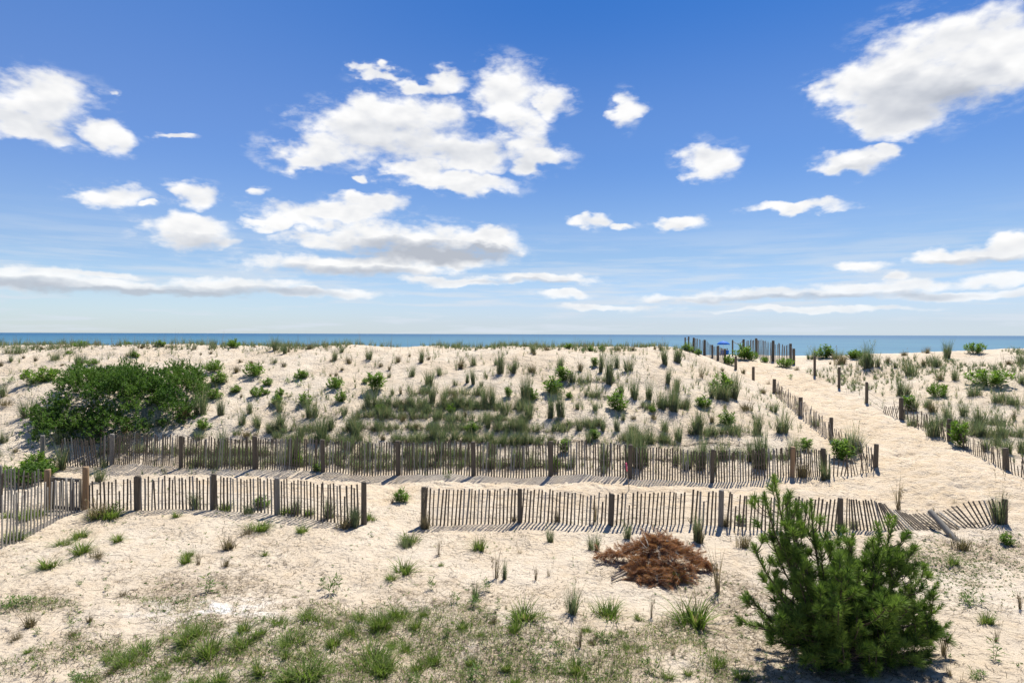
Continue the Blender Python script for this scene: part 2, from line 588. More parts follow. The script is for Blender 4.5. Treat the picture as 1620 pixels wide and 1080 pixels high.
def mat_sand():
    m, t, out = new_mat('sand')
    g = t.new('ShaderNodeNewGeometry').outputs['Position']
    n1 = t.noise(g, 0.35, 5, 0.6)
    n2 = t.noise(g, 2.3, 6, 0.65)
    n3 = t.noise(g, 18.0, 4, 0.7)
    pm = attr(t, 'path'); th = attr(t, 'thatch'); wh = attr(t, 'white')
    c = t.mix(t.smooth(n1, 0.35, 0.65), (0.56, 0.465, 0.345), (0.60, 0.52, 0.41))
    c = t.mix(t.math('MULTIPLY', t.smooth(n2, 0.45, 0.75), 0.5), c, (0.53, 0.41, 0.27))
    c = t.mix(t.math('MULTIPLY', pm, t.smooth(n2, 0.35, 0.7, 0.25, 0.75)), c, (0.59, 0.47, 0.325))
    stk = t.noise(t.vec('MULTIPLY', t.vec('ADD', g, t.vec('MULTIPLY', t.noise(g, .8, 2, .5, color=True), (.6, .6, 0))), (1.0, 2.6, 1.0)), 1.7, 4, 0.6)
    c = t.mix(t.math('MULTIPLY', pm, t.smooth(stk, 0.46, 0.68, 0.0, 0.6)), c, (0.52, 0.40, 0.255))
    c = t.mix(t.math('MULTIPLY', pm, t.smooth(stk, 0.30, 0.44, 0.6, 0.0)), c, (0.63, 0.54, 0.42))
    c = t.mix(t.smooth(n3, 0.58, 0.8, 0.0, 0.35), c, (0.36, 0.29, 0.21))
    # specks of dark grit and shell
    vor = t.new('ShaderNodeTexVoronoi'); vor.inputs['Scale'].default_value = 26.0; vor.inputs['Randomness'].default_value = 1.0
    t.l.new(g, vor.inputs['Vector'])
    sp = t.math('MULTIPLY', t.math('LESS_THAN', vor.outputs['Distance'], 0.20), t.smooth(t.noise(g, 1.1, 4, .65), 0.44, 0.6))
    c = t.mix(t.math('MULTIPLY', sp, 0.7), c, (0.17, 0.14, 0.10))
    thn = t.math('MULTIPLY', th, t.smooth(t.noise(g, 9.0, 5, 0.7), 0.38, 0.62, 0.25, 1.0))
    c = t.mix(t.math('MULTIPLY', thn, 0.75), c, t.mix(n3, (0.42, 0.32, 0.215), (0.30, 0.235, 0.155)))
    c = t.mix(t.math('MULTIPLY', wh, t.smooth(n2, 0.4, 0.55)), c, (0.80, 0.78, 0.76))
    vp = t.new('ShaderNodeTexVoronoi'); vp.inputs['Scale'].default_value = 11.0; vp.feature = 'SMOOTH_F1'
    t.l.new(t.vec('ADD', g, t.vec('MULTIPLY', t.noise(g, 7.0, 2, .5, color=True), (.12, .12, .12))), vp.inputs['Vector'])
    pit = t.math('MULTIPLY', t.smooth(vp.outputs['Distance'], 0.0, 0.55), t.smooth(t.noise(g, 1.3, 3, .6), 0.40, 0.62))
    b0 = bump(t, pit, 0.05, 0.8)
    b1 = bump(t, t.noise(g, 9.0, 6, 0.7), 0.08, 1.0, b0)
    b2 = bump(t, t.noise(g, 60.0, 3, 0.6), 0.012, 0.7, b1)
    principled(t, out, c, 0.95, 0.15, b2)
    return m


def mat_blade(name, cols, straw, straw_at=0.82, base_straw=0.5, trans=0.35, rough=0.65):
    """leaf blades: three living tones picked blade by blade, a share of dead straw, straw-coloured feet"""
    m, t, out = new_mat(name)
    r = attr(t, 'rnd'); a = attr(t, 'along')
    oi = t.new('ShaderNodeObjectInfo').outputs['Random']
    rr = t.math('FRACT', t.math('MULTIPLY_ADD', oi, 0.35, r))
    ramp = t.new('ShaderNodeValToRGB')
    els = ramp.color_ramp.elements
    els[0].position = 0.0; els[0].color = cols[0] + (1,)
    els[1].position = 0.75; els[1].color = cols[2] + (1,)
    e = els.new(0.4); e.color = cols[1] + (1,)
    t.l.new(rr, ramp.inputs[0])
    c = t.mix(t.math('GREATER_THAN', r, straw_at), ramp.outputs[0], straw)
    c = t.mix(t.math('MULTIPLY', t.smooth(a, 0.0, 0.35, 1.0, 0.0), base_straw), c, straw)
    b = t.new('ShaderNodeBsdfPrincipled')
    t.l.new(c, b.inputs['Base Color'])
    b.inputs['Roughness'].default_value = rough
    b.inputs['Specular IOR Level'].default_value = 0.18
    tr = t.new('ShaderNodeBsdfTranslucent')
    c2 = t.mix(1.0, c, (1.35, 1.45, 0.85), 'MULTIPLY')
    t.l.new(c2, tr.inputs['Color'])
    mx = t.new('ShaderNodeMixShader')
    mx.inputs[0].default_value = trans
    t.l.new(b.outputs[0], mx.inputs[1]); t.l.new(tr.outputs[0], mx.inputs[2])
    t.l.new(mx.outputs[0], out.inputs['Surface'])
    return m


def mat_wood(name, c0, c1, c2):
    """weathered wood with vertical grain and streaks"""
    m, t, out = new_mat(name)
    tc = t.new('ShaderNodeTexCoord').outputs['Object']
    oi = t.new('ShaderNodeObjectInfo').outputs['Random']
    off = t.new('ShaderNodeCombineXYZ'); t.l.new(t.math('MULTIPLY', oi, 37.0), off.inputs[0]); t.l.new(t.math('MULTIPLY', oi, 11.0), off.inputs[2])
    p = t.vec('ADD', t.vec('MULTIPLY', tc, (1, 1, 0.07)), off.outputs[0])
    n = t.noise(p, 60.0, 5, 0.65)
    n2 = t.noise(t.vec('ADD', tc, off.outputs[0]), 3.0, 4, 0.6)
    c = t.mix(t.smooth(n, 0.3, 0.7), c0, c1)
    c = t.mix(t.math('MULTIPLY', t.smooth(n2, 0.45, 0.7), 0.7), c, c2)
    c = t.mix(t.math('MULTIPLY', t.lin(oi, 0, 1, 0.0, 0.45), 1.0), c, c2)
    principled(t, out, c, 0.85, 0.2, bump(t, n, 0.01, 0.6))
    return m


def mat_plain(name, col, rough=0.6, spec=0.3, vary=0.15, scale=8.0):
    m, t, out = new_mat(name)
    tc = t.new('ShaderNodeTexCoord').outputs['Object']
    n = t.noise(tc, scale, 4, 0.6)
    dark = tuple(c * (1 - vary) for c in col); lite = tuple(min(1, c * (1 + vary)) for c in col)
    principled(t, out, t.mix(n, dark, lite), rough, spec)
    return m


def mat_sea():
    m, t, out = new_mat('sea water')
    g = t.new('ShaderNodeNewGeometry').outputs['Position']
    gs = t.vec('MULTIPLY', g, (0.35, 1.0, 1.0))
    n = t.noise(gs, 0.35, 5, 0.6)
    big = t.noise(t.vec('MULTIPLY', g, (0.15, 1.0, 1.0)), 0.02, 4, 0.6)
    dist = t.new('ShaderNodeVectorMath', operation='LENGTH'); t.l.new(g, dist.inputs[0])
    far = t.smooth(dist.outputs['Value'], 250.0, 2200.0)
    c = t.mix(far, (0.060, 0.165, 0.225), (0.020, 0.088, 0.175))
    c = t.mix(t.smooth(big, 0.4, 0.65, 0.0, 0.5), c, (0.03, 0.12, 0.205))
    st_ = t.noise(t.vec('MULTIPLY', g, (0.12, 1.0, 1.0)), 0.09, 5, 0.65)
    c = t.mix(t.smooth(st_, 0.40, 0.62, 0.0, 0.45), c, (0.012, 0.065, 0.14))
    c = t.mix(t.smooth(st_, 0.63, 0.72, 0.0, 0.6), c, (0.20, 0.32, 0.40))
    principled(t, out, c, 0.55, 0.12, bump(t, n, 0.6, 0.5))
    return m


M_SAND = mat_sand()
M_SEA = mat_sea()
M_BEACH = mat_blade('beach grass blades', ((0.062, 0.094, 0.050), (0.094, 0.128, 0.072), (0.155, 0.190, 0.125)), (0.27, 0.235, 0.16), 0.86, 0.42, 0.40)
M_PALE = mat_blade('pale beach grass blades', ((0.11, 0.15, 0.085), (0.15, 0.19, 0.12), (0.20, 0.23, 0.16)), (0.34, 0.30, 0.21), 0.85, 0.3)
M_DRY = mat_blade('dry grass blades', ((0.085, 0.085, 0.045), (0.115, 0.10, 0.06), (0.16, 0.13, 0.085)), (0.24, 0.19, 0.125), 0.6, 0.5, 0.25)
M_LUSH = mat_blade('green grass blades', ((0.070, 0.115, 0.022), (0.105, 0.165, 0.030), (0.165, 0.225, 0.055)), (0.30, 0.26, 0.14), 0.90, 0.4)
M_STALK = mat_blade('dry stalks', ((0.13, 0.115, 0.075), (0.17, 0.14, 0.095), (0.22, 0.18, 0.125)), (0.28, 0.22, 0.16), 0.6, 0.3, 0.2)
M_LEAF = mat_blade('bright leaves', ((0.070, 0.135, 0.018), (0.105, 0.195, 0.026), (0.165, 0.26, 0.045)), (0.24, 0.27, 0.08), 0.95, 0.0, 0.35, 0.6)
M_WEED = mat_blade('weed leaves', ((0.060, 0.115, 0.026), (0.085, 0.15, 0.034), (0.13, 0.20, 0.055)), (0.26, 0.25, 0.10), 0.93, 0.0, 0.35, 0.6)
M_BAY = mat_blade('bayberry leaves', ((0.022, 0.062, 0.011), (0.048, 0.112, 0.018), (0.098, 0.175, 0.030)), (0.13, 0.18, 0.05), 0.96, 0.0, 0.3, 0.65)
M_NEEDLE = mat_blade('pine needles', ((0.030, 0.068, 0.018), (0.078, 0.140, 0.028), (0.175, 0.255, 0.055)), (0.20, 0.25, 0.07), 0.94, 0.25, 0.3, 0.55)
M_BROWN = mat_blade('dead brown needles', ((0.12, 0.055, 0.030), (0.26, 0.115, 0.055), (0.40, 0.20, 0.105)), (0.44, 0.27, 0.16), 0.9, 0.2, 0.3, 0.7)
M_LITTER = mat_blade('plant litter', ((0.085, 0.070, 0.050), (0.16, 0.125, 0.085), (0.25, 0.20, 0.135)), (0.36, 0.29, 0.19), 0.86, 0.0, 0.1, 0.8)
M_BARK = mat_wood('pine bark', (0.075, 0.055, 0.040), (0.13, 0.095, 0.07), (0.10, 0.08, 0.06))
M_STICK = mat_wood('bleached branch wood', (0.26, 0.22, 0.18), (0.38, 0.33, 0.27), (0.20, 0.15, 0.11))
M_SLAT = mat_wood('weathered slat wood', (0.095, 0.078, 0.058), (0.17, 0.138, 0.105), (0.135, 0.11, 0.082))
M_SLATGREY = mat_wood('silvered slat wood', (0.20, 0.185, 0.16), (0.34, 0.32, 0.29), (0.27, 0.25, 0.21))
M_POST = mat_wood('weathered post wood', (0.085, 0.072, 0.054), (0.155, 0.13, 0.10), (0.12, 0.10, 0.075))
M_POSTNEW = mat_wood('treated post wood', (0.24, 0.155, 0.085), (0.32, 0.21, 0.12), (0.28, 0.20, 0.13))
M_POSTGREY = mat_wood('silver grey post wood', (0.15, 0.14, 0.12), (0.27, 0.25, 0.22), (0.20, 0.185, 0.16))
M_WIRE = mat_plain('rusty wire', (0.12, 0.095, 0.075), 0.6)
M_ROPE = mat_plain('rope', (0.30, 0.26, 0.20), 0.9)
M_BLUE = mat_plain('blue canopy cloth', (0.015, 0.14, 0.52), 0.7, 0.2, 0.1)
M_WHITE = mat_plain('white painted metal', (0.75, 0.75, 0.75), 0.4)
M_SHIRT = mat_plain('white shirt cloth', (0.7, 0.7, 0.72), 0.9)
M_DARKCLOTH = mat_plain('dark cloth', (0.03, 0.035, 0.05), 0.9)
M_SKIN = mat_plain('skin', (0.42, 0.26, 0.18), 0.6)
M_HAIR = mat_plain('dark hair', (0.03, 0.022, 0.018), 0.6)
M_PINK = mat_plain('pink ribbon', (0.75, 0.12, 0.22), 0.6)
M_STAKE = mat_plain('thin stake wood', (0.30, 0.23, 0.15), 0.8)

# ------------------------------------------------------------------ ground and sea
def build_ground():
    # rows get closer together towards the photographer's yard, where the relief is finest
    ys = [2.0]
    while ys[-1] < 62:
        ys.append(ys[-1] + max(0.028, 0.0034 * ys[-1]))
    ys = np.array([-30, -18, -10, -5, -1] + ys + [66, 72, 80, 90, 100, 115, 130, 150, 170, 220])
    us = np.concatenate([np.linspace(-2.4, -1.05, 50)[:-1], np.linspace(-1.05, 1.05, 640), np.linspace(1.05, 2.4, 50)[1:]])
    Y, Uu = np.meshgrid(ys, us, indexing='ij')
    X = Uu * (np.maximum(Y, 2.0) * 0.92 + 2.0)
    pm = path_mask(X, Y)
    Z = base_h(X, Y) + detail(X, Y, pm)
    n, m = X.shape
    idx = np.arange(n * m).reshape(n, m)
    Fq = np.stack([idx[:-1, :-1], idx[:-1, 1:], idx[1:, 1:], idx[1:, :-1]], -1).reshape(-1, 4)
    wht = np.exp(-(((X - WHITE[0]) / 0.42) ** 2 + ((Y - WHITE[1]) / 0.20) ** 2)) * 1.25 + 0.22 * np.exp(-(((X - WHITE[0]) / 1.6) ** 2 + ((Y - WHITE[1]) / 0.6) ** 2))
    wht = np.clip(wht + 0.5 * fbm(X, Y, 3.0, 3, 77) * (wht > .05), 0, 1)
    me = mesh_np('ground', np.stack([X, Y, Z], -1).reshape(-1, 3), Fq, M_SAND,
                 {'path': pm.ravel(), 'thatch': thatch_mask(X, Y).ravel(), 'white': wht.ravel()}, True)
    link('ground', me, kind='structure')
    # flat apron out of sight behind and beside, down to the sea bed, as far as the horizon
    a = [(-60000, -400, -6), (60000, -400, -6), (60000, 60000, -6), (-60000, 60000, -6)]
    link('sea_bed', mesh_np('sea_bed', a, np.array([[0, 1, 2, 3]]), M_SAND, {'path': [0] * 4, 'thatch': [0] * 4, 'white': [0] * 4}), kind='structure')
    s = [(-60000, 140, -0.8), (60000, 140, -0.8), (60000, 59000, -0.8), (-60000, 59000, -0.8)]
    link('sea', mesh_np('sea', s, np.array([[0, 1, 2, 3]]), M_SEA), kind='structure')


build_ground()

# ------------------------------------------------------------------ plants: one mesh per habit, shared by its copies


def blades(n, r0, length, lean, bend, width, seed, segs=4, upright=0.0, twist=0.6):
    """n curved blades from a disc of radius r0 -> V, quads, along, rnd"""
    g = np.random.default_rng(seed)
    nc = max(1, min(9, n // 22))                     # a clump is several smaller ones grown together
    ca = g.random(nc) * 6.28; cr = r0 * .85 * np.sqrt(g.random(nc)); ch = g.uniform(.55, 1.0, nc)
    w_ = g.dirichlet(np.full(nc, 2.0)); which = g.choice(nc, n, p=w_)
    sub = r0 * .42 * np.sqrt(g.random(n)); sa = g.random(n) * 6.28
    bx_ = cr[which] * np.cos(ca[which]) + sub * np.cos(sa); by_ = cr[which] * np.sin(ca[which]) + sub * np.sin(sa)
    rad = np.minimum(np.hypot(bx_, by_), r0 * 1.2); az0 = np.arctan2(by_, bx_)
    base = np.stack([bx_, by_, np.full(n, -0.03)], -1)
    az = np.where(g.random(n) < .6, az0, sa) + g.normal(0, 0.7, n)
    L = length * (0.35 + 0.65 * g.random(n) ** .7) * ch[which]
    ln = np.abs(g.normal(0, 1, n)) * lean * (0.35 + 0.9 * rad / max(r0, 1e-6))
    bd = bend * (0.3 + g.random(n))
    out = np.stack([np.cos(az), np.sin(az), np.zeros(n)], -1)
    fa = az + np.pi / 2 + g.normal(0, twist, n)
    side = np.stack([np.cos(fa), np.sin(fa), np.zeros(n)], -1)
    rows = []
    w = width * (0.7 + 0.6 * g.random(n))
    for k in range(segs + 1):
        t = k / segs
        ang = ln + bd * t * t
        ang = np.minimum(ang, 2.3)
        prev = rows[-1][0] if rows else base
        c = prev if k == 0 else prev + (L / segs)[:, None] * (np.sin(ang)[:, None] * out + np.cos(ang)[:, None] * np.array([0, 0, 1]))
        ww = w * (1.0 if k == 0 else max(0.12, 1 - t ** 1.6))
        rows.append((c, ww))
    V = np.stack([np.stack([c - side * ww[:, None] / 2, c + side * ww[:, None] / 2], 1) for c, ww in rows], 1)   # n, segs+1, 2, 3
    idx = np.arange(n * (segs + 1) * 2).reshape(n, segs + 1, 2)
    Fq = np.stack([idx[:, :-1, 0], idx[:, :-1, 1], idx[:, 1:, 1], idx[:, 1:, 0]], -1).reshape(-1, 4)
    al = np.broadcast_to((np.arange(segs + 1) / segs)[None, :, None], (n, segs + 1, 2)).ravel()
    rn = np.broadcast_to(g.random(n)[:, None, None], (n, segs + 1, 2)).ravel()
    return V.reshape(-1, 3), Fq, al, rn


def leaves(P, dirs, length, width, g, curl=0.25):
    """pointed leaves folded along the midrib: P base (n,3), dirs unit (n,3) -> V, quads"""
    n = len(P)
    up = np.array([0, 0, 1.0]) + g.normal(0, 0.45, (n, 3))
    side = np.cross(dirs, up); side /= np.linalg.norm(side, axis=1)[:, None] + 1e-9
    nor = np.cross(side, dirs)
    L = (length * (0.65 + 0.7 * g.random(n)))[:, None]
    W = (width * (0.7 + 0.6 * g.random(n)))[:, None]
    mid = P + dirs * L * 0.55 + nor * L * 0.08
    tip = P + dirs * L - nor * L * curl
    a = mid + side * W / 2 + nor * W * 0.18
    b = mid - side * W / 2 + nor * W * 0.18
    V = np.stack([P, a, tip, b, mid], 1)
    i = np.arange(n)[:, None] * 5
    Ft = np.concatenate([i + [0, 1, 4], i + [1, 2, 4], i + [2, 3, 4], i + [3, 0, 4]], 0)
    rn = np.repeat(g.random(n), 5)
    return V.reshape(-1, 3), Ft, np.ones(n * 5), rn


def grass_mesh(name, mat, n, r0, lean, bend, width, seed, heads=0, segs=4):
    mb = MB()
    V, Fq, al, rn = blades(n, r0, 1.0, lean, bend, width, seed, segs)
    mb.add(V, Fq, along=al, rnd=rn)
    g = np.random.default_rng(seed + 5)
    if heads:      # seed stalks with a plume
        V, Fq, al, rn = blades(heads, r0 * .8, 1.35, lean * .5, bend * .35, width * .55, seed + 9, 4)
        mb.add(V, Fq, along=al, rnd=rn * 0.35 + 0.62)
        tips = V.reshape(heads, 5, 2, 3).mean(2)
        for k in range(heads):
            P = tips[k, 3] + (tips[k, 4] - tips[k, 3]) * np.linspace(0.1, 1, 7)[:, None]
            d = g.normal(0, .35, (7, 3)) + (0, 0, 1.2)
            d /= np.linalg.norm(d, axis=1)[:, None]
            v, f, a2, r2 = leaves(P, d, 0.07, width * 1.5, g)
            mb.add(v, f, along=a2, rnd=r2 * .3 + .68)
    # keep the outline inside a unit box: height 1, spread 1
    allv = np.concatenate(mb.V)
    h = np.percentile(allv[:, 2], 99.5); s = 2 * np.percentile(np.hypot(allv[:, 0], allv[:, 1]), 93)
    mb.V = [v * np.array([1 / h, 1 / h, 1 / h]) for v in mb.V]
    return mb.mesh(name, mat), s / h


def herb_mesh(name, mat, stems, spread, leaf_l, leaf_w, per, seed, dome=0.5, low=0.35):
    """leafy plant: stems fanning to a dome, leaves whorled up each stem"""
    g = np.random.default_rng(seed)
    mb = MB()
    for k in range(stems):
        a = g.random() * 2 * np.pi
        q = math.sqrt(g.random())
        tip = np.array([math.cos(a) * q * spread / 2, math.sin(a) * q * spread / 2, (1 - dome * q * q) * (0.5 + 0.55 * g.random())])
        b = tip * np.array([0.25, 0.25, 0]) + (0, 0, -0.03)
        mid = (b + tip) / 2 + np.array([0, 0, -0.04]) + tip * np.array([.12, .12, 0])
        ts = np.linspace(0, 1, 5)[:, None]
        cv = (1 - ts) ** 2 * b + 2 * ts * (1 - ts) * mid + ts ** 2 * tip
        V, Fq = tube(cv, np.linspace(0.010, 0.005, 5), 3, False)
        mb.add(V, Fq, along=1, rnd=0.3)
        tt = low + (1 - low) * np.sort(g.random(per)) ** 0.7
        P = np.stack([np.interp(tt, ts[:, 0], cv[:, i]) for i in range(3)], -1)
        az = np.arange(per) * 2.4 + g.random() * 6
        elv = 0.15 + 0.9 * tt ** 2 + g.normal(0, .15, per)
        d = np.stack([np.cos(az) * np.cos(elv), np.sin(az) * np.cos(elv), np.sin(elv)], -1)
        v, f, a2, r2 = leaves(P, d, leaf_l, leaf_w, g)
        mb.add(v, f, along=a2, rnd=r2)
    allv = np.concatenate(mb.V)
    h = np.percentile(allv[:, 2], 99.5); s = 2 * np.percentile(np.hypot(allv[:, 0], allv[:, 1]), 95)
    mb.V = [v / h for v in mb.V]
    return mb.mesh(name, mat), s / h


LIB = {}
LIB['B'] = [grass_mesh('beach_grass', M_BEACH, n, r, l, b, .0145, 100 + i, hd) for i, (n, r, l, b, hd) in enumerate(
    [(170, .13, .12, .40, 0), (190, .16, .18, .55, 3), (220, .24, .20, .60, 0), (250, .30, .25, .70, 3), (270, .40, .28, .75, 0), (180, .15, .22, .75, 0), (320, .55, .30, .75, 4), (150, .14, .16, .45, 2),
     (300, .50, .24, .9, 0), (230, .28, .30, .9, 2), (200, .2, .26, .5, 0), (260, .36, .22, .55, 5)])]
LIB['P'] = [grass_mesh('beach_grass', M_PALE, n, r, l, b, .022, 150 + i) for i, (n, r, l, b) in enumerate([(70, .16, .2, 1.1), (90, .25, .3, 1.3), (70, .35, .3, 1.2)])]
LIB['D'] = [grass_mesh('dry_grass', M_DRY, n, r, l, b, .02, 200 + i, hd) for i, (n, r, l, b, hd) in enumerate(
    [(120, .14, .26, .6, 2), (150, .2, .38, .7, 0), (170, .32, .45, .8, 0), (190, .5, .5, .9, 0), (150, .26, .34, .5, 3), (170, .4, .6, .6, 2)])]
LIB['L'] = [grass_mesh('grass_tuft', M_LUSH, n, r, l, b, .024, 300 + i) for i, (n, r, l, b) in enumerate(
    [(190, .2, .35, 1.0), (240, .34, .45, 1.2), (320, .55, .5, 1.3), (420, .8, .55, 1.3), (520, 1.1, .55, 1.3), (220, .36, .38, 1.0), (360, .6, .6, 1.1), (460, .95, .5, 1.1)])]
LIB['T'] = [grass_mesh('dry_stalks', M_STALK, n, r, l, b, .013, 400 + i, hd) for i, (n, r, l, b, hd) in enumerate(
    [(22, .06, .12, .25, 4), (34, .12, .20, .35, 5), (42, .25, .35, .4, 4), (50, .3, .6, .5, 3)])]
LIB['G'] = [herb_mesh('leafy_plant', M_LEAF, st, sp, .24, .062, 15, 500 + i, dm, .22) for i, (st, sp, dm) in enumerate(
    [(26, .8, .35), (36, 1.2, .45), (46, 1.7, .55), (60, 2.3, .6), (30, 1.0, .4)])]
LIB['W'] = [herb_mesh('leafy_weed', M_WEED, st, sp, .38, .07, 9, 600 + i, .35, .2) for i, (st, sp) in enumerate([(3, .5), (5, .9), (8, 1.5), (10, 2.2)])]

NAME = {'B': 'beach_grass', 'P': 'beach_grass', 'D': 'dry_grass', 'L': 'grass_tuft', 'T': 'dry_stalks', 'G': 'leafy_plant', 'W': 'leafy_weed'}
CAT = {'B': 'beach grass', 'P': 'beach grass', 'D': 'dry grass', 'L': 'grass tuft', 'T': 'dry stalks', 'G': 'leafy plant', 'W': 'weed'}
GROUP = {'B': 'beach grass clumps on the dunes', 'P': 'beach grass clumps on the dunes', 'D': 'dry grass tufts on the sand', 'L': 'green grass tufts in the yard sand',
         'T': 'dry stalks standing in the sand', 'G': 'bright leafy plants on the dunes', 'W': 'small leafy weeds on the sand'}

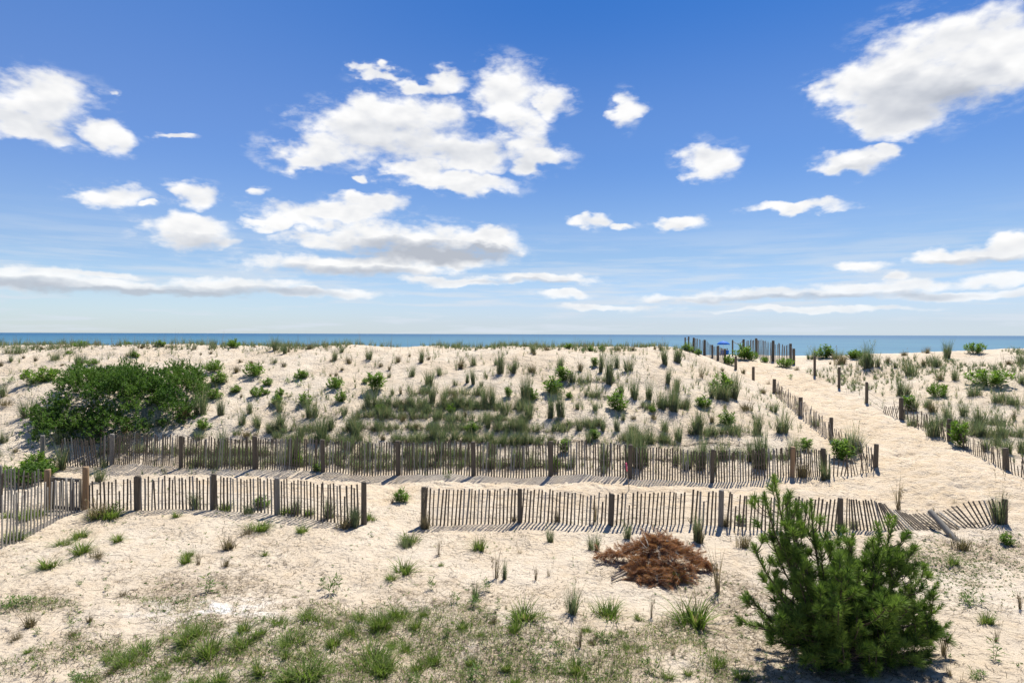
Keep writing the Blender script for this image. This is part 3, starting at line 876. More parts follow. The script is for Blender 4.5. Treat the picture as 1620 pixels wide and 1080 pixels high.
# sightings, by sheet of the photograph: (kind, x, foot y, height, spread) in that sheet's own scale
SHEETS = [((0, 520, 5.4), """
B 140 200 80 170;B 85 275 60 60;D 10 310 80 40;D 195 250 35 40;D 315 265 50 45;B 475 265 75 110;G 590 210 30 50;G 690 155 50 110;D 845 155 50 80;D 1012 160 35 50;
G 1090 148 28 60;D 1195 170 45 60;D 1260 170 30 40;G 1370 145 50 70;D 520 150 40 120;D 310 150 30 60;D 370 165 40 50;D 440 150 25 40;D 1500 150 30 160;B 1115 235 70 70;
B 690 305 90 110;G 790 310 45 90;D 535 310 35 35;G 330 470 110 190;G 475 390 40 60;W 70 450 60 110;D 510 455 45 40;B 30 580 110 90;D 60 650 60 140;B 240 740 220 150;
G 1160 240 50 60;B 30 970 110 80;P 1450 545 120 120;P 500 760 120 100;D 1590 760 160 80;B 400 850 120 150;B 620 860 80 120;D 830 900 100 120;D 1080 880 100 140;
B 1250 860 80 120;B 1400 830 80 120;D 140 1050 60 50;P 430 800 110 100;B 560 960 110 150;B 760 980 110 150;D 1000 1000 110 160"""),
((270, 520, 5.4), """
D 185 180 45 70;B 370 165 75 100;G 545 165 70 90;D 260 220 45 25;D 335 210 45 45;D 720 165 25 40;B 895 185 110 80;B 975 215 105 80;D 1015 195 45 40;D 1180 180 65 70;
T 1355 175 80 100;B 1400 270 90 70;B 1460 205 60 60;D 1530 290 65 70;D 1375 285 40 30;G 370 370 90 150;D 565 375 95 60;D 605 285 45 50;D 690 305 50 40;G 715 410 100 150;
B 880 305 50 65;D 965 335 65 50;G 410 480 90 120;D 485 465 35 35;G 555 540 65 75;W 760 465 35 40;G 830 475 60 75;G 745 570 75 110;G 820 555 40 60;D 605 580 60 30;
G 1115 425 75 100;W 1020 460 60 90;W 1100 490 60 60;G 935 575 60 70;G 910 650 80 80;W 1010 590 40 60;G 385 600 80 100;B 430 740 150 70;B 250 740 320 160;D 100 780 180 150;
G 1150 650 100 100;B 1215 755 220 130;G 1410 510 90 120;G 1460 630 90 80;D 1365 400 45 35;D 1420 400 50 50;D 1465 350 40 45;B 1490 740 120 80;B 610 830 180 90;B 740 830 160 110;
B 675 730 100 60;B 940 830 190 130;B 935 700 100 90;B 1280 940 200 130;B 1370 850 120 80;B 1100 940 150 110;B 910 920 80 90;G 280 850 80 100;B 240 920 80 120;B 440 1040 180 110;
D 650 910 80 90;B 1580 920 210 110;B 1510 1010 110 120;D 730 900 60 50;B 560 900 50 80;D 1170 840 40 80"""),
((540, 520, 5.4), """
B 235 265 130 75;D 75 290 60 70;D 335 315 70 50;D 490 285 90 55;D 585 240 45 40;B 680 290 105 70;D 745 265 55 40;D 1000 325 90 110;B 1130 315 90 80;D 410 350 70 40;
B 605 400 100 80;B 410 410 50 40;B 750 490 190 110;B 840 400 80 70;B 1360 390 190 80;B 1460 370 110 70;B 1335 310 60 60;B 975 475 60 50;B 1080 460 90 45;B 1130 475 140 35;
B 1195 490 70 40;D 1240 415 50 30;G 290 530 140 130;G 205 460 45 50;B 250 670 180 130;B 320 660 140 100;B 400 680 150 100;B 440 560 100 50;D 510 560 100 40;D 530 680 110 120;
B 600 680 100 100;B 700 690 90 120;B 770 640 160 80;B 880 660 120 100;D 960 640 160 60;B 1000 660 110 110;B 1100 680 90 90;B 1220 660 150 110;B 1290 650 170 80;B 1400 740 220 110;
B 370 760 110 120;G 340 720 60 80;G 940 730 70 70;D 1060 760 90 50;D 1000 780 60 60;D 520 790 60 90;D 620 780 60 60;B 830 790 100 100;B 1575 620 220 100;G 1600 590 80 60;
G 1430 580 80 60;B 1530 680 100 100;B 1560 780 90 110;B 120 880 150 130;B 60 860 80 60;D 300 860 80 120;D 610 870 80 110;B 820 870 90 100;G 1115 895 85 100;B 1250 850 120 80;
D 1330 860 60 90;B 1440 850 100 100;B 1540 870 120 100;B 70 1010 110 110;B 150 950 130 80;B 230 1010 120 80;B 480 960 80 100;D 360 950 80 60;B 700 960 100 120;B 780 950 150 100;
B 880 960 120 110;B 980 960 110 110;B 1080 960 80 100;B 1260 960 80 90;B 1360 970 110 110;B 1480 970 120 110"""),
((810, 520, 5.4), """
B 180 215 80 80;D 190 235 50 40;D 300 190 60 60;D 405 195 30 30;G 480 180 45 60;T 620 170 85 30;G 675 178 45 45;G 770 178 45 50;D 890 180 45 100;D 1020 180 60 60;
D 1225 180 50 50;D 1275 185 100 50;B 1310 310 170 80;B 1410 275 120 80;B 15 380 130 60;D 170 370 110 80;T 90 355 100 30;B 410 330 100 90;D 580 350 130 70;G 710 320 70 60;
B 755 365 180 60;B 830 470 260 80;B 900 330 130 60;B 990 360 170 100;G 440 430 110 100;B 515 445 110 60;G 350 545 130 130;B 630 570 90 40;B 1050 600 280 100;B 1165 600 250 90;
B 930 560 150 90;G 905 690 160 150;B 1330 470 140 60;B 1410 530 90 80;B 110 600 230 100;G 180 600 90 90;B 330 760 200 90;B 420 750 220 90;G 490 580 50 50;B 565 690 120 60;
B 715 700 80 80;B 1290 700 250 110;B 1370 690 200 120;B 1480 690 110 80;W 1520 560 60 50;T 1600 400 140 80;B 150 760 150 120;B 580 860 170 80;B 690 860 150 100;B 780 870 170 70;
G 710 930 80 70;B 900 870 130 60;B 950 780 70 50;D 1040 770 60 50;B 1040 870 70 110;B 70 870 100 110;B 100 960 120 120;B 160 960 120 80;B 660 960 120 90;B 1010 980 150 110;
B 1100 990 170 110;B 1180 980 150 110;B 1310 880 110 100;B 1350 970 90 120;B 1430 950 220 90;B 1590 890 200 110;D 1220 780 60 100;G 1200 720 50 60;D 340 950 80 60;B 480 950 60 80"""),
((270, 680, 5.4), """
B 440 230 180 90;B 620 200 100 120;B 1040 300 250 120;B 970 280 120 80;G 1080 310 110 80;G 1260 360 70 70;B 1400 260 170 110;B 1530 170 150 100;
B 215 700 150 130;L 480 710 90 110;B 670 740 90 110;G 780 690 90 110;L 1000 740 90 110;B 1080 740 140 90;L 1190 740 90 100;B 1350 750 170 110;D 1490 850 150 140;B 1580 840 160 140;
L 750 860 110 180;D 650 900 70 120;D 500 1010 120 160;T 470 1000 220 130;L 1135 890 90 110;L 60 780 70 80;T 250 1080 140 90;L 150 1080 70 100"""),
((540, 680, 5.4), """
B 200 200 120 120;B 650 290 200 130;B 720 280 200 100;B 850 270 200 130;B 960 250 150 100;D 330 290 60 80;D 1060 290 80 100;B 1250 330 200 110;B 1290 180 120 100;B 1500 300 200 110;
B 120 800 140 110;L 250 770 90 100;T 435 620 190 70;G 520 600 110 110;T 690 840 300 110;D 720 840 200 100;L 600 960 130 150;B 560 990 100 120;L 1180 1040 160 110;T 845 1070 160 60;
T 1540 1040 120 110;D 1480 770 90 60;W 910 420 70 80"""),
((810, 680, 5.4), """
B 50 300 220 120;G 370 370 120 60;B 500 330 120 120;B 790 320 220 110;B 790 390 80 70;B 1080 330 330 150;B 1000 300 280 100;B 1150 300 200 100;B 1400 290 200 90;B 1480 320 120 110;
B 1600 320 100 80;G 450 180 100 80;B 325 950 200 90;B 700 1020 200 130;B 990 910 130 100;T 980 830 150 80;T 720 780 200 90;D 390 780 130 60;B 1590 970 220 90"""),
((1080, 680, 5.4), """
B 60 310 150 120;B 180 300 280 100;B 260 330 300 100;B 350 220 150 100;B 570 260 180 80;B 700 330 320 130;B 640 330 250 90;B 950 200 160 150;D 1030 410 230 120;B 1230 420 270 110;
G 1050 160 100 90;G 1360 240 160 150;B 1440 200 220 180;B 1480 180 200 120;D 150 970 230 130;D 530 1000 190 130;D 370 830 120 100;G 500 790 80 80;B 1360 850 130 80"""),
((1060, 520, 5.4), """
B 380 600 200 140;G 450 560 170 170;B 540 590 190 110;B 470 620 150 130;T 265 405 130 90;G 290 670 90 120;D 650 705 100 110;G 490 830 110 110;B 740 880 170 100;B 950 900 250 130;
B 880 700 120 80;D 790 540 70 70;D 440 350 40 50;D 620 375 60 60;T 870 480 100 100;D 930 560 70 90;B 65 270 110 90;B 30 720 180 100;B 230 880 130 110;B 60 500 100 90;
B 140 690 100 80;D 470 690 80 50;D 360 800 90 60;G 980 330 70 110;D 1090 360 40 60;W 1030 435 40 60;W 1490 440 50 60;D 1465 310 70 90;D 1365 295 35 35;W 1080 690 70 60;
B 1250 830 80 100;G 620 270 110 130;G 690 275 70 100;G 810 288 45 60;G 510 300 80 80;G 150 175 70 80;B 200 205 80 80;G 240 220 50 50;G 1330 245 100 120;B 1260 245 80 80;
B 1430 245 70 120;G 1580 245 70 80;B 1200 262 90 60"""),
((1320, 520, 5.4), """
D 60 305 140 110;B 290 345 190 130;B 350 330 170 110;B 240 320 80 100;G 185 245 60 120;D 440 300 70 70;B 525 330 100 50;D 600 220 60 60;B 650 390 130 120;B 600 570 190 110;
B 560 560 180 60;D 770 310 70 60;B 860 315 100 110;D 780 205 60 90;B 955 250 140 90;G 1195 212 80 120;D 880 450 70 90;B 1035 440 110 90;G 890 570 100 130;G 1310 480 120 270;
W 1030 275 30 100;B 1210 580 110 130;B 1430 630 110 140;B 1540 650 90 150;B 1590 470 90 80;D 1490 300 70 60;B 1600 300 110 90;G 640 690 120 90;B 680 700 110 110;D 860 700 110 110;
B 980 770 150 110;B 1110 740 120 110;B 1250 800 140 120;B 850 930 190 130;G 1080 1010 190 120;B 1220 930 150 130;B 1440 940 140 120;B 1590 930 110 80;B 1390 1000 120 100;D 1540 780 120 60;
B 1300 1040 120 110;B 1480 1060 140 120;B 1600 1060 150 100;B 790 670 100 80;B 180 0 0 0"""),
((0, 680, 5.4), """
D 860 750 200 200;L 900 760 130 220;W 1010 700 80 80;L 540 980 90 140;L 690 910 100 120;L 690 1070 130 170;L 1000 970 80 110;B 850 430 170 110;B 900 310 70 80;G 330 350 150 220;
B 520 330 190 150;G 130 425 110 220;L 60 760 90 100;L 120 940 120 180;L 300 740 100 200;L 200 790 90 120"""),
((1320, 680, 5.4), """
T 550 650 250 120;B 1400 800 240 150;T 1400 795 430 150;D 1100 980 170 150;G 1480 950 100 90;B 180 840 120 80;T 1060 640 70 90;T 860 680 120 40;T 700 660 60 40"""),
((0, 860, 4.909), """
L 390 195 110 150;D 750 130 70 140;L 1440 150 110 100;T 1540 170 190 80;W 160 490 90 220;D 230 640 130 140;D 150 760 90 130;W 545 660 75 60;W 310 730 60 40;D 690 640 70 80;
D 570 740 70 70;D 950 420 60 90;L 240 850 60 80;W 620 330 40 50;W 840 370 50 40;W 530 490 50 30;W 610 1060 70 150;W 740 1010 90 60;L 880 890 80 140;L 1000 930 130 170;
L 1110 850 110 200;D 870 980 60 150;L 1470 780 130 170;L 1560 730 130 150;L 1420 880 80 130;L 1280 760 50 80;L 1300 1060 80 200;L 1540 1060 80 150;W 1190 990 60 50;L 670 1055 80 180"""),
((300, 860, 4.909), """
W 140 390 130 120;W 1050 330 80 70;W 1145 380 140 120;L 600 90 50 60;D 270 180 90 80;L 950 610 110 170;T 960 520 90 120;L 430 700 120 130;W 560 610 60 120;L 680 630 90 140;
L 1120 620 50 120;L 1320 600 90 110;L 1490 660 160 150;L 1590 570 110 80;L 170 870 180 180;L 420 800 100 200;L 540 740 90 120;L 800 800 110 220;L 560 980 130 150;L 940 860 90 140;
L 1130 790 130 130;L 1260 710 110 130;L 1420 920 170 260;L 1480 1010 150 200;L 220 1060 120 180;L 900 1060 170 280;L 760 1060 120 180;L 1580 790 80 70;L 740 900 90 100"""),
((600, 860, 4.909), """
L 190 250 130 160;L 100 310 70 90;T 470 115 90 60;L 485 185 40 50;W 400 370 100 70;B 750 450 190 90;W 830 390 100 90;W 740 510 90 100;W 590 470 80 70;T 900 290 220 110;
B 980 290 140 50;T 1230 290 130 60;T 1340 270 150 90;W 930 540 90 60;T 1000 540 110 50;B 1510 560 300 150;L 1130 640 170 230;L 1050 720 140 110;L 660 680 90 90;W 530 720 70 70;
L 790 740 70 60;D 880 650 80 80;L 170 560 120 170;L 30 650 140 130;L 300 650 110 110;L 350 560 80 80;L 220 830 110 90;L 110 780 70 70;L 400 920 140 150;L 310 970 100 130;
L 40 970 150 170;L 710 920 90 110;L 990 960 100 100;L 1050 1060 120 120;W 970 900 60 50;T 1100 950 100 80;W 1230 940 100 90;W 1410 850 90 110;T 1560 800 190 80;W 660 1000 40 50;
W 760 1030 110 120;W 240 1060 80 130"""),
((870, 860, 4.909), """
L 460 570 150 220;L 1110 630 270 310;T 800 570 200 60;L 700 590 60 80;T 1330 390 330 120;L 970 290 100 130;T 240 810 190 60;L 290 700 70 80;D 340 790 80 90;L 230 1000 170 160;
W 110 1000 80 80;W 440 760 70 100;L 575 700 40 60;L 620 800 60 90;L 700 840 60 60;T 960 890 170 80;W 790 1020 110 120;L 1310 970 130 140;L 1500 1050 120 130;L 1080 1030 90 80;
L 930 1050 70 100;W 1210 780 90 60"""),
((1290, 860, 4.909), """
L 1070 170 90 80;L 1330 630 120 80;W 1240 500 120 200;T 1600 530 150 70;W 1390 930 160 120;T 1030 880 260 130;T 1070 1060 200 150;W 1260 1070 80 120;T 1410 770 300 60;L 890 250 80 50;
W 1030 430 40 40""")]

PLANTS = []
for (ox, oy, s), txt in SHEETS:
    for it in txt.replace('\n', '').split(';'):
        k, a, b, h, w = it.split()
        if float(h) > 0:
            PLANTS.append([k, ox + float(a) / s, oy + float(b) / s, float(h) / s, float(w) / s])

# names of places, for the labels
LONG_POSTS = (68, 178, 287, 404, 512, 631, 750, 872, 997, 1127, 1254)
NEAR_POSTS = (134, 218, 338, 440, 577, 671, 823, 967, 1141, 1330, 1590)
ORD = ('first', 'second', 'third', 'fourth', 'fifth', 'sixth', 'seventh', 'eighth', 'ninth', 'tenth', 'eleventh', 'twelfth')


def right_dune(u, v):
    """beyond the right edge of the sandy path"""
    edge = np.interp(v, (560, 597, 616, 636, 662, 699, 743), (1262, 1289, 1328, 1372, 1427, 1503, 1592))
    return u > edge - 6 and v < 745


def describe(k, u, v, h, w):
    look = {'B': 'tall beach grass' if h > 27 else 'short beach grass', 'P': 'pale arching beach grass', 'D': 'brown dry grass', 'L': 'broad green grass' if w > 32 else 'small green grass',
            'T': 'thin dry stalks', 'G': 'bright leafy plant', 'W': 'small leafy weed'}[k]
    if right_dune(u, v):
        place = 'on right dune crest' if v < 570 else 'on right dune face' if v < 640 else 'by right path fence'
        loc = 'near path' if u < 1400 else 'mid slope' if u < 1510 else 'at picture edge'
        return f'{look} {place} {loc}'
    if u > 1075 and v < 585:
        return f'{look} by beach entry fences' if u > 1140 else f'{look} on dune shoulder left of beach entry'
    if v < 762:
        place = 'on dune crest' if v < 556 else 'high on dune' if v < 590 else 'halfway up dune' if v < 640 else 'in low planted rows' if v < 695 else 'behind long fence'
        i = min(range(len(LONG_POSTS)), key=lambda j: abs(LONG_POSTS[j] - u))
        if u > 1300:
            return f'{look} {place} by path corner'
        return f'{look} {place} at {ORD[i]} long-fence post'
    i = min(range(len(NEAR_POSTS)), key=lambda j: abs(NEAR_POSTS[j] - u))
    at = 'gate post' if i == 0 else f'{ORD[i - 1]} near-fence post'
    if u < 75 and v > 800:
        at = 'left picture edge'
    if v < 803:
        return f'{look} between fences at {at}'
    if v < 862:
        return f'{look} at foot of {at}'
    if v < 950:
        return f'{look} on open sand below {at}'
    return f'{look} in front yard below {at}'


def place_plants():
    recs = []
    for n, (k, u, v, h, w) in enumerate(PLANTS):
        x, y = ground(u, v)
        recs.append((k, u, v, h, w, x, y))
    z = H(np.array([r[5] for r in recs]), np.array([r[6] for r in recs]))
    named = {}
    objs = []
    for (k, u, v, h, w, x, y), zz in zip(recs, z):
        hm, wm = h * y / F, w * y / F
        asp = wm / hm
        lib = LIB[k]
        order = sorted(range(len(lib)), key=lambda j: abs(math.log(lib[j][1] / asp)))
        me, a0 = lib[order[0] if random.random() < .6 else order[min(1, len(order) - 1)]]
        o = link(NAME[k], me, None, (x, y, zz - 0.02), category=CAT[k], group=GROUP[k], kind='thing')
        sxy = hm * (1.55 if k == 'L' else 1.22) * min(2.2, max(0.6, asp / a0))
        o.scale = (sxy, sxy * random.uniform(.85, 1.15), hm * (1.32 if k == 'B' else 0.98 if k == 'L' else 1.15))
        o.rotation_euler = (random.uniform(-.06, .06), random.uniform(-.06, .06), random.uniform(0, 6.28))
        lb = describe(k, u, v, h, w)
        named.setdefault(lb, []).append((u, o))
        objs.append(o)
    for lb, lst in named.items():
        lst.sort(key=lambda q: q[0])
        m = len(lst)
        cnt = {2: 'two', 3: 'three', 4: 'four', 5: 'five', 6: 'six', 7: 'seven', 8: 'eight', 9: 'nine', 10: 'ten', 11: 'eleven', 12: 'twelve'}.get(m, str(m))
        for i, (u, o) in enumerate(lst):
            if m == 1:
                o['label'] = lb
            elif i == 0:
                o['label'] = f'{lb}, leftmost of {cnt}'
            elif i == m - 1:
                o['label'] = f'{lb}, rightmost of {cnt}'
            else:
                o['label'] = f'{lb}, {ORD[i]} from left of {cnt}' if i < 12 else f'{lb}, {i + 1}th from left of {cnt}'
    return objs


place_plants()

# ------------------------------------------------------------------ fences


def box(w, d, z0, z1, top=1.0):
    x, y = w / 2, d / 2
    V = [(-x, -y, z0), (x, -y, z0), (x, y, z0), (-x, y, z0), (-x * top, -y * top, z1), (x * top, -y * top, z1), (x * top, y * top, z1), (-x * top, y * top, z1)]
    Fq = [(0, 3, 2, 1), (4, 5, 6, 7), (0, 1, 5, 4), (1, 2, 6, 5), (2, 3, 7, 6), (3, 0, 4, 7)]
    return np.array(V, float), np.array(Fq)


def slat_mesh(mat, seed, w=0.041):
    """one sawn slat of unit length: slightly bowed, uneven width, foot in the sand"""
    g = np.random.default_rng(seed)
    zs = (-0.12, 0.0, 0.5, 0.985, 1.0)
    rows = []
    bow = g.normal(0, 0.004, 2)
    for i, z in enumerate(zs):
        ww = w / 2 * (1 + g.normal(0, .07)) * (0.8 if i == 4 else 1)
        d = 0.005
        cx, cy = bow * 4 * z * (1 - z)
        sk = g.normal(0, .004) if i == 4 else 0
        rows.append([(cx - ww, cy - d, z + sk), (cx + ww, cy - d, z - sk), (cx + ww, cy + d, z - sk), (cx - ww, cy + d, z + sk)])
    V = np.array(rows).reshape(-1, 3)
    Fq = [(i * 4 + k, i * 4 + (k + 1) % 4, i * 4 + 4 + (k + 1) % 4, i * 4 + 4 + k) for i in range(4) for k in range(4)] + [(16, 17, 18, 19)]
    return mesh_np('slat', V, np.array(Fq), mat)


def post_mesh(mat, r, h, seed, square=False):
    g = np.random.default_rng(seed)
    n = 4 if square else 10
    zs = np.array([-0.25, 0, h * .3, h * .65, h * .93, h * .985, h])
    rr = r * np.array([1.05, 1.03, 1.0, .97, .96, .93, .80])
    V = []
    wob = 1 + g.normal(0, .035, n)
    for i, z in enumerate(zs):
        th = np.arange(n) / n * 2 * np.pi + (np.pi / 4 if square else 0)
        q = rr[i] * (1.3 if square else 1.0) * wob * (1 + g.normal(0, .015, n))
        zz = z + (g.normal(0, .006, n) if i >= 5 else 0)
        V.append(np.stack([q * np.cos(th), q * np.sin(th), np.broadcast_to(zz, (n,))], -1))
    V = np.concatenate(V + [np.array([[0, 0, h + 0.004]])])
    Fq = [(i * n + k, i * n + (k + 1) % n, (i + 1) * n + (k + 1) % n, (i + 1) * n + k) for i in range(6) for k in range(n)]
    c = 7 * n
    Ft = [(6 * n + k, 6 * n + (k + 1) % n, c) for k in range(n)]
    return mesh_np('post', V, [np.array(Fq), np.array(Ft)], mat)


SLATS = [slat_mesh(M_SLAT, 40 + i) for i in range(8)]
SLATS_GREY = [slat_mesh(M_SLATGREY, 60 + i) for i in range(5)]
def hz(x, y):
    return float(H(np.array([x]), np.array([y]))[0])


def fence(label, posts, pitch, slats=SLATS, post_r=0.06, name='sand_fence', wires=(0.18, 0.5, 0.86), lean=None, vary=0.02, skip=None, top_over=0.0,
          slat_len=None, cat='fence', group='slatted sand fences', post_mats=None, draw_posts=None, jit=0.018, dip=0.0):
    """posts: (u, v foot, visible height in sight px[, distance]) from left to right"""
    W = []
    for p in posts:
        u, v, h = p[:3]
        if len(p) > 3:
            y = p[3]; x = (u - 810) / F * y
        else:
            x, y = ground(u, v)
        W.append((x, y, hz(x, y), h * y / F, u))
    root = empty(name, (W[0][0], W[0][1], W[0][2]), label, cat, group)
    o0 = Vector(root.location)
    for i, (x, y, z, h, u) in enumerate(W):
        if draw_posts and not draw_posts[i]:
            continue
        pm = (post_mats or {}).get(i, M_POST)
        po = link('post', post_mesh(pm, post_r * random.uniform(.9, 1.12), h * random.uniform(1.0, 1.06), int(u)), root, Vector((x, y, z)) - o0)
        po.rotation_euler = (random.uniform(-.03, .03), random.uniform(-.03, .03), random.uniform(0, 3))
    strands = [[] for _ in wires]
    for (xa, ya, za, ha, ua), (xb, yb, zb, hb, ub) in zip(W[:-1], W[1:]):
        L = math.hypot(xb - xa, yb - ya)
        n = max(2, round(L / pitch))
        yaw = math.atan2(yb - ya, xb - xa)
        nx, ny = math.sin(yaw), -math.cos(yaw)          # the slats hang on the near face of the posts
        off = post_r * 0.9
        ts = np.array([(k + 0.5) / n for k in range(n)])
        xs = xa + (xb - xa) * ts + nx * off * 0.55; ys = ya + (yb - ya) * ts + ny * off * 0.55
        zs = H(xs, ys)
        swell = random.uniform(-.5, 1.0)
        for k in range(n):
            t = ts[k]
            u = ua + (ub - ua) * t
            if skip and skip(u):
                continue
            hh = (ha + (hb - ha) * t) * (1 + top_over) + random.gauss(0, vary) - dip * 4 * t * (1 - t)
            if random.random() < 0.012:
                continue
            if random.random() < 0.05:
                hh *= random.uniform(.6, .9)
            tx, ty = (lean(u) if lean else (0, 0))
            tilt = ty + random.gauss(0, jit) + swell * .03 * math.sin(math.pi * t * 1.5)
            back = tx + random.gauss(0, jit * .8)
            so = link('slat', random.choice(slats if random.random() < .8 else SLATS_GREY), root, Vector((xs[k], ys[k], zs[k] - 0.01)) - o0)
            so.rotation_euler = (Matrix.Rotation(yaw, 3, 'Z') @ Matrix.Rotation(tilt, 3, 'Y') @ Matrix.Rotation(-back, 3, 'X') @ Matrix.Rotation(random.gauss(0, .12), 3, 'Z')).to_euler()
            so.scale = (random.uniform(.85, 1.15), 1, hh)
            M = so.rotation_euler.to_matrix()
            for j, f in enumerate(wires):
                hm = (ha + (hb - ha) * t) * f
                strands[j].append(so.location + M @ Vector((0, 0.007, hm)))
    for st in strands:
        if len(st) > 2:
            V, Fq = tube([tuple(p) for p in st], 0.0045, 3, False)
            link('wire', mesh_np('wire', V, Fq, M_WIRE), root)
    return root


def lean_near(u):
    """the right end of the near fence sags and lies over"""
    if u > 1338:
        k = float(np.interp(u, (1338, 1400, 1440, 1475, 1530, 1552, 1590), (0.0, .22, .9, 1.15, 1.0, .45, .1)))
        s = float(np.interp(u, (1338, 1380, 1440, 1520, 1550, 1590), (0.0, -.14, -.38, -.50, -.30, -.10)))
        return k, s
    if u > 1190:
        return 0.05, float(np.interp(u, (1190, 1270, 1320, 1338), (.05, .10, .16, .0)))
    return 0.0, 0.05 if 640 < u < 1190 else -0.02


fence('long weathered slat fence along the foot of the dune behind the beach grass', [(100, 731, 44), (178, 735, 48), (287, 739, 49), (404, 743, 50), (512, 748, 51), (631, 750, 53), (750, 752, 52),
      (872, 755, 53), (997, 757, 52), (1127, 758, 50), (1254, 757, 47), (1304, 750, 40)], 0.086, dip=0.0, vary=0.03, post_r=.075,
      lean=lambda u: (0.05, -0.16 if u < 160 else 0.0), post_mats={1: M_POSTGREY, 10: M_POSTNEW}, top_over=-0.01,
      draw_posts=[0] + [1] * 11)
fence('near slat fence between the gate and the sand gap, left of the gap', [(141, 808, 44), (218, 808, 53), (338, 811, 54), (440, 817, 58), (577, 830, 66)], 0.098, draw_posts=[0, 1, 1, 1, 1],
      dip=.02, vary=.035, lean=lean_near, post_r=.075, post_mats={3: M_POSTGREY}, top_over=-0.03)
fence('near slat fence right of the sand gap, sagging flat at its right end', [(671, 828, 60), (823, 825, 52), (967, 828, 49), (1141, 835, 55), (1330, 838, 50), (1590, 828, 38)], 0.098,
      vary=.02, lean=lean_near, post_r=.07, post_mats={3: M_POSTGREY}, top_over=0.0, slats=SLATS)
fence('slat fence running from the gate post towards the camera at left edge', [(-90, 912, 125), (0, 868, 88), (128, 808, 52)], 0.105, draw_posts=[0, 0, 0], slats=SLATS_GREY, vary=.05, post_r=.05)
fence('slat fence left of the gate in front of dark shrubs', [(-80, 808, 68), (2, 806, 72), (70, 806, 66)], 0.100, draw_posts=[0, 1, 0], vary=.03, post_mats={1: M_POSTGREY}, slats=SLATS + SLATS_GREY)
fence('half-buried slat fence along the left side of the sandy path', [(1225, 622, 22), (1266.5, 658, 30), (1315, 695, 33), (1386, 740, 35)], 0.12, vary=.06, post_r=.08, jit=.08,
      lean=lambda u: (0.0, -.10 if u < 1315 else -.32), slats=SLATS + SLATS_GREY, top_over=-.18)
fence('low end of slats joining the path corner post to the long fence', [(1304, 752, 30), (1350, 750, 26), (1384, 742, 27)], 0.13, draw_posts=[0, 0, 0], vary=.08, jit=.10, top_over=-.05)
fence('half-buried slat fence along the right side of the sandy path', [(1398, 650, 17), (1426.5, 662, 33), (1503, 699, 33), (1592, 743, 33), (1700, 790, 40)], 0.125, draw_posts=[0, 1, 1, 1, 1], vary=.06, post_r=.085, jit=.08,
      lean=lambda u: (0.0, .30 if u < 1420 else -.12), top_over=-.22)
fence('far slat fence left of the beach entry beside the blue umbrella', [(1097, 560, 23, 41.5), (1115, 563, 24, 41.5), (1127, 566, 20, 41.5), (1136, 566, 22, 41), (1147, 572, 22, 40.5)], 0.085, slats=SLATS_GREY, post_r=.075, vary=.03, wires=(.5,))
fence('far slat fence right of the beach entry against the sea', [(1176, 562, 25, 45), (1197, 564, 27, 44.5), (1223, 571, 31, 42.5), (1251, 574, 30, 41.5), (1256, 575, 25, 40.8)], 0.085, slats=SLATS_GREY, post_r=.085, vary=.04, wires=(.5,), top_over=-.06)


def single_post(u, v, h, label, r=.075, D=None, mat=None, name='wooden_post', group='wooden posts along the sandy path', tilt=(0, 0)):
    if D:
        x, y = (u - 810) / F * D, D
    else:
        x, y = ground(u, v)
    o = link(name, post_mesh(mat or M_POST, r, h * y / F, int(u * 3)), None, (x, y, hz(x, y)), label=label, category='post', group=group)
    o.rotation_euler = (tilt[0], tilt[1], random.uniform(0, 3))
    return o


p_a = single_post(1164, 584, 22, 'grey wooden post on the left shoulder of the beach entry', .085)
single_post(1192, 602, 23, 'lone wooden post at the dune edge left of the path')
single_post(1289, 597, 31, 'farthest of the three bare posts along the right edge of the path', .07)
single_post(1327.6, 616, 33, 'middle of the three bare posts along the right edge of the path', .07)
p_i = single_post(1371.5, 636, 33, 'nearest of the three bare posts, wired to the slat fence', .075)
p_e = single_post(1159, 562, 25, 'slim post left of the rope across the beach entry', .055, 45.5)
single_post(1084, 557, 24, 'left one of two thin posts on the dune shoulder', .05, 41)
single_post(1089.5, 557, 26, 'right one of two thin posts on the dune shoulder', .05, 41)
single_post(76, 805, 67, 'brown gate post at the left side of the gate', .078, mat=M_POSTNEW, name='gate_post', group='gate posts')
single_post(136, 808, 67, 'brown gate post at the right side of the gate', .085, mat=M_POSTNEW, name='gate_post', group='gate posts')
single_post(68, 731, 46, 'grey post at the hidden left end of the long fence', .075, mat=M_POSTGREY, group='gate posts')
fx, fy = ground(1512, 846)
fp = link('leaning_post', post_mesh(M_POSTGREY, .075, .95, 5), None, (fx, fy, hz(fx, fy)), label='silver grey fence post fallen over among the flattened slats', category='post')
fp.rotation_euler = (Matrix.Rotation(R(-12), 3, 'Y') @ Matrix.Rotation(R(-58), 3, 'X')).to_euler()


def rope(a, b, sag, label, r=.012, name='rope', mat=None):
    a, b = np.array(a, float), np.array(b, float)
    t = np.linspace(0, 1, 12)[:, None]
    P = a + (b - a) * t - np.array([0, 0, 1]) * sag * 4 * t * (1 - t)
    V, Fq = tube(P, r, 5, False)
    link(name, mesh_np(name, V, Fq, mat or M_ROPE), label=label, category=name)


def top_of(u, D, v):
    return ((u - 810) / F * D, D, HC - (v - vh(u)) * D / F)


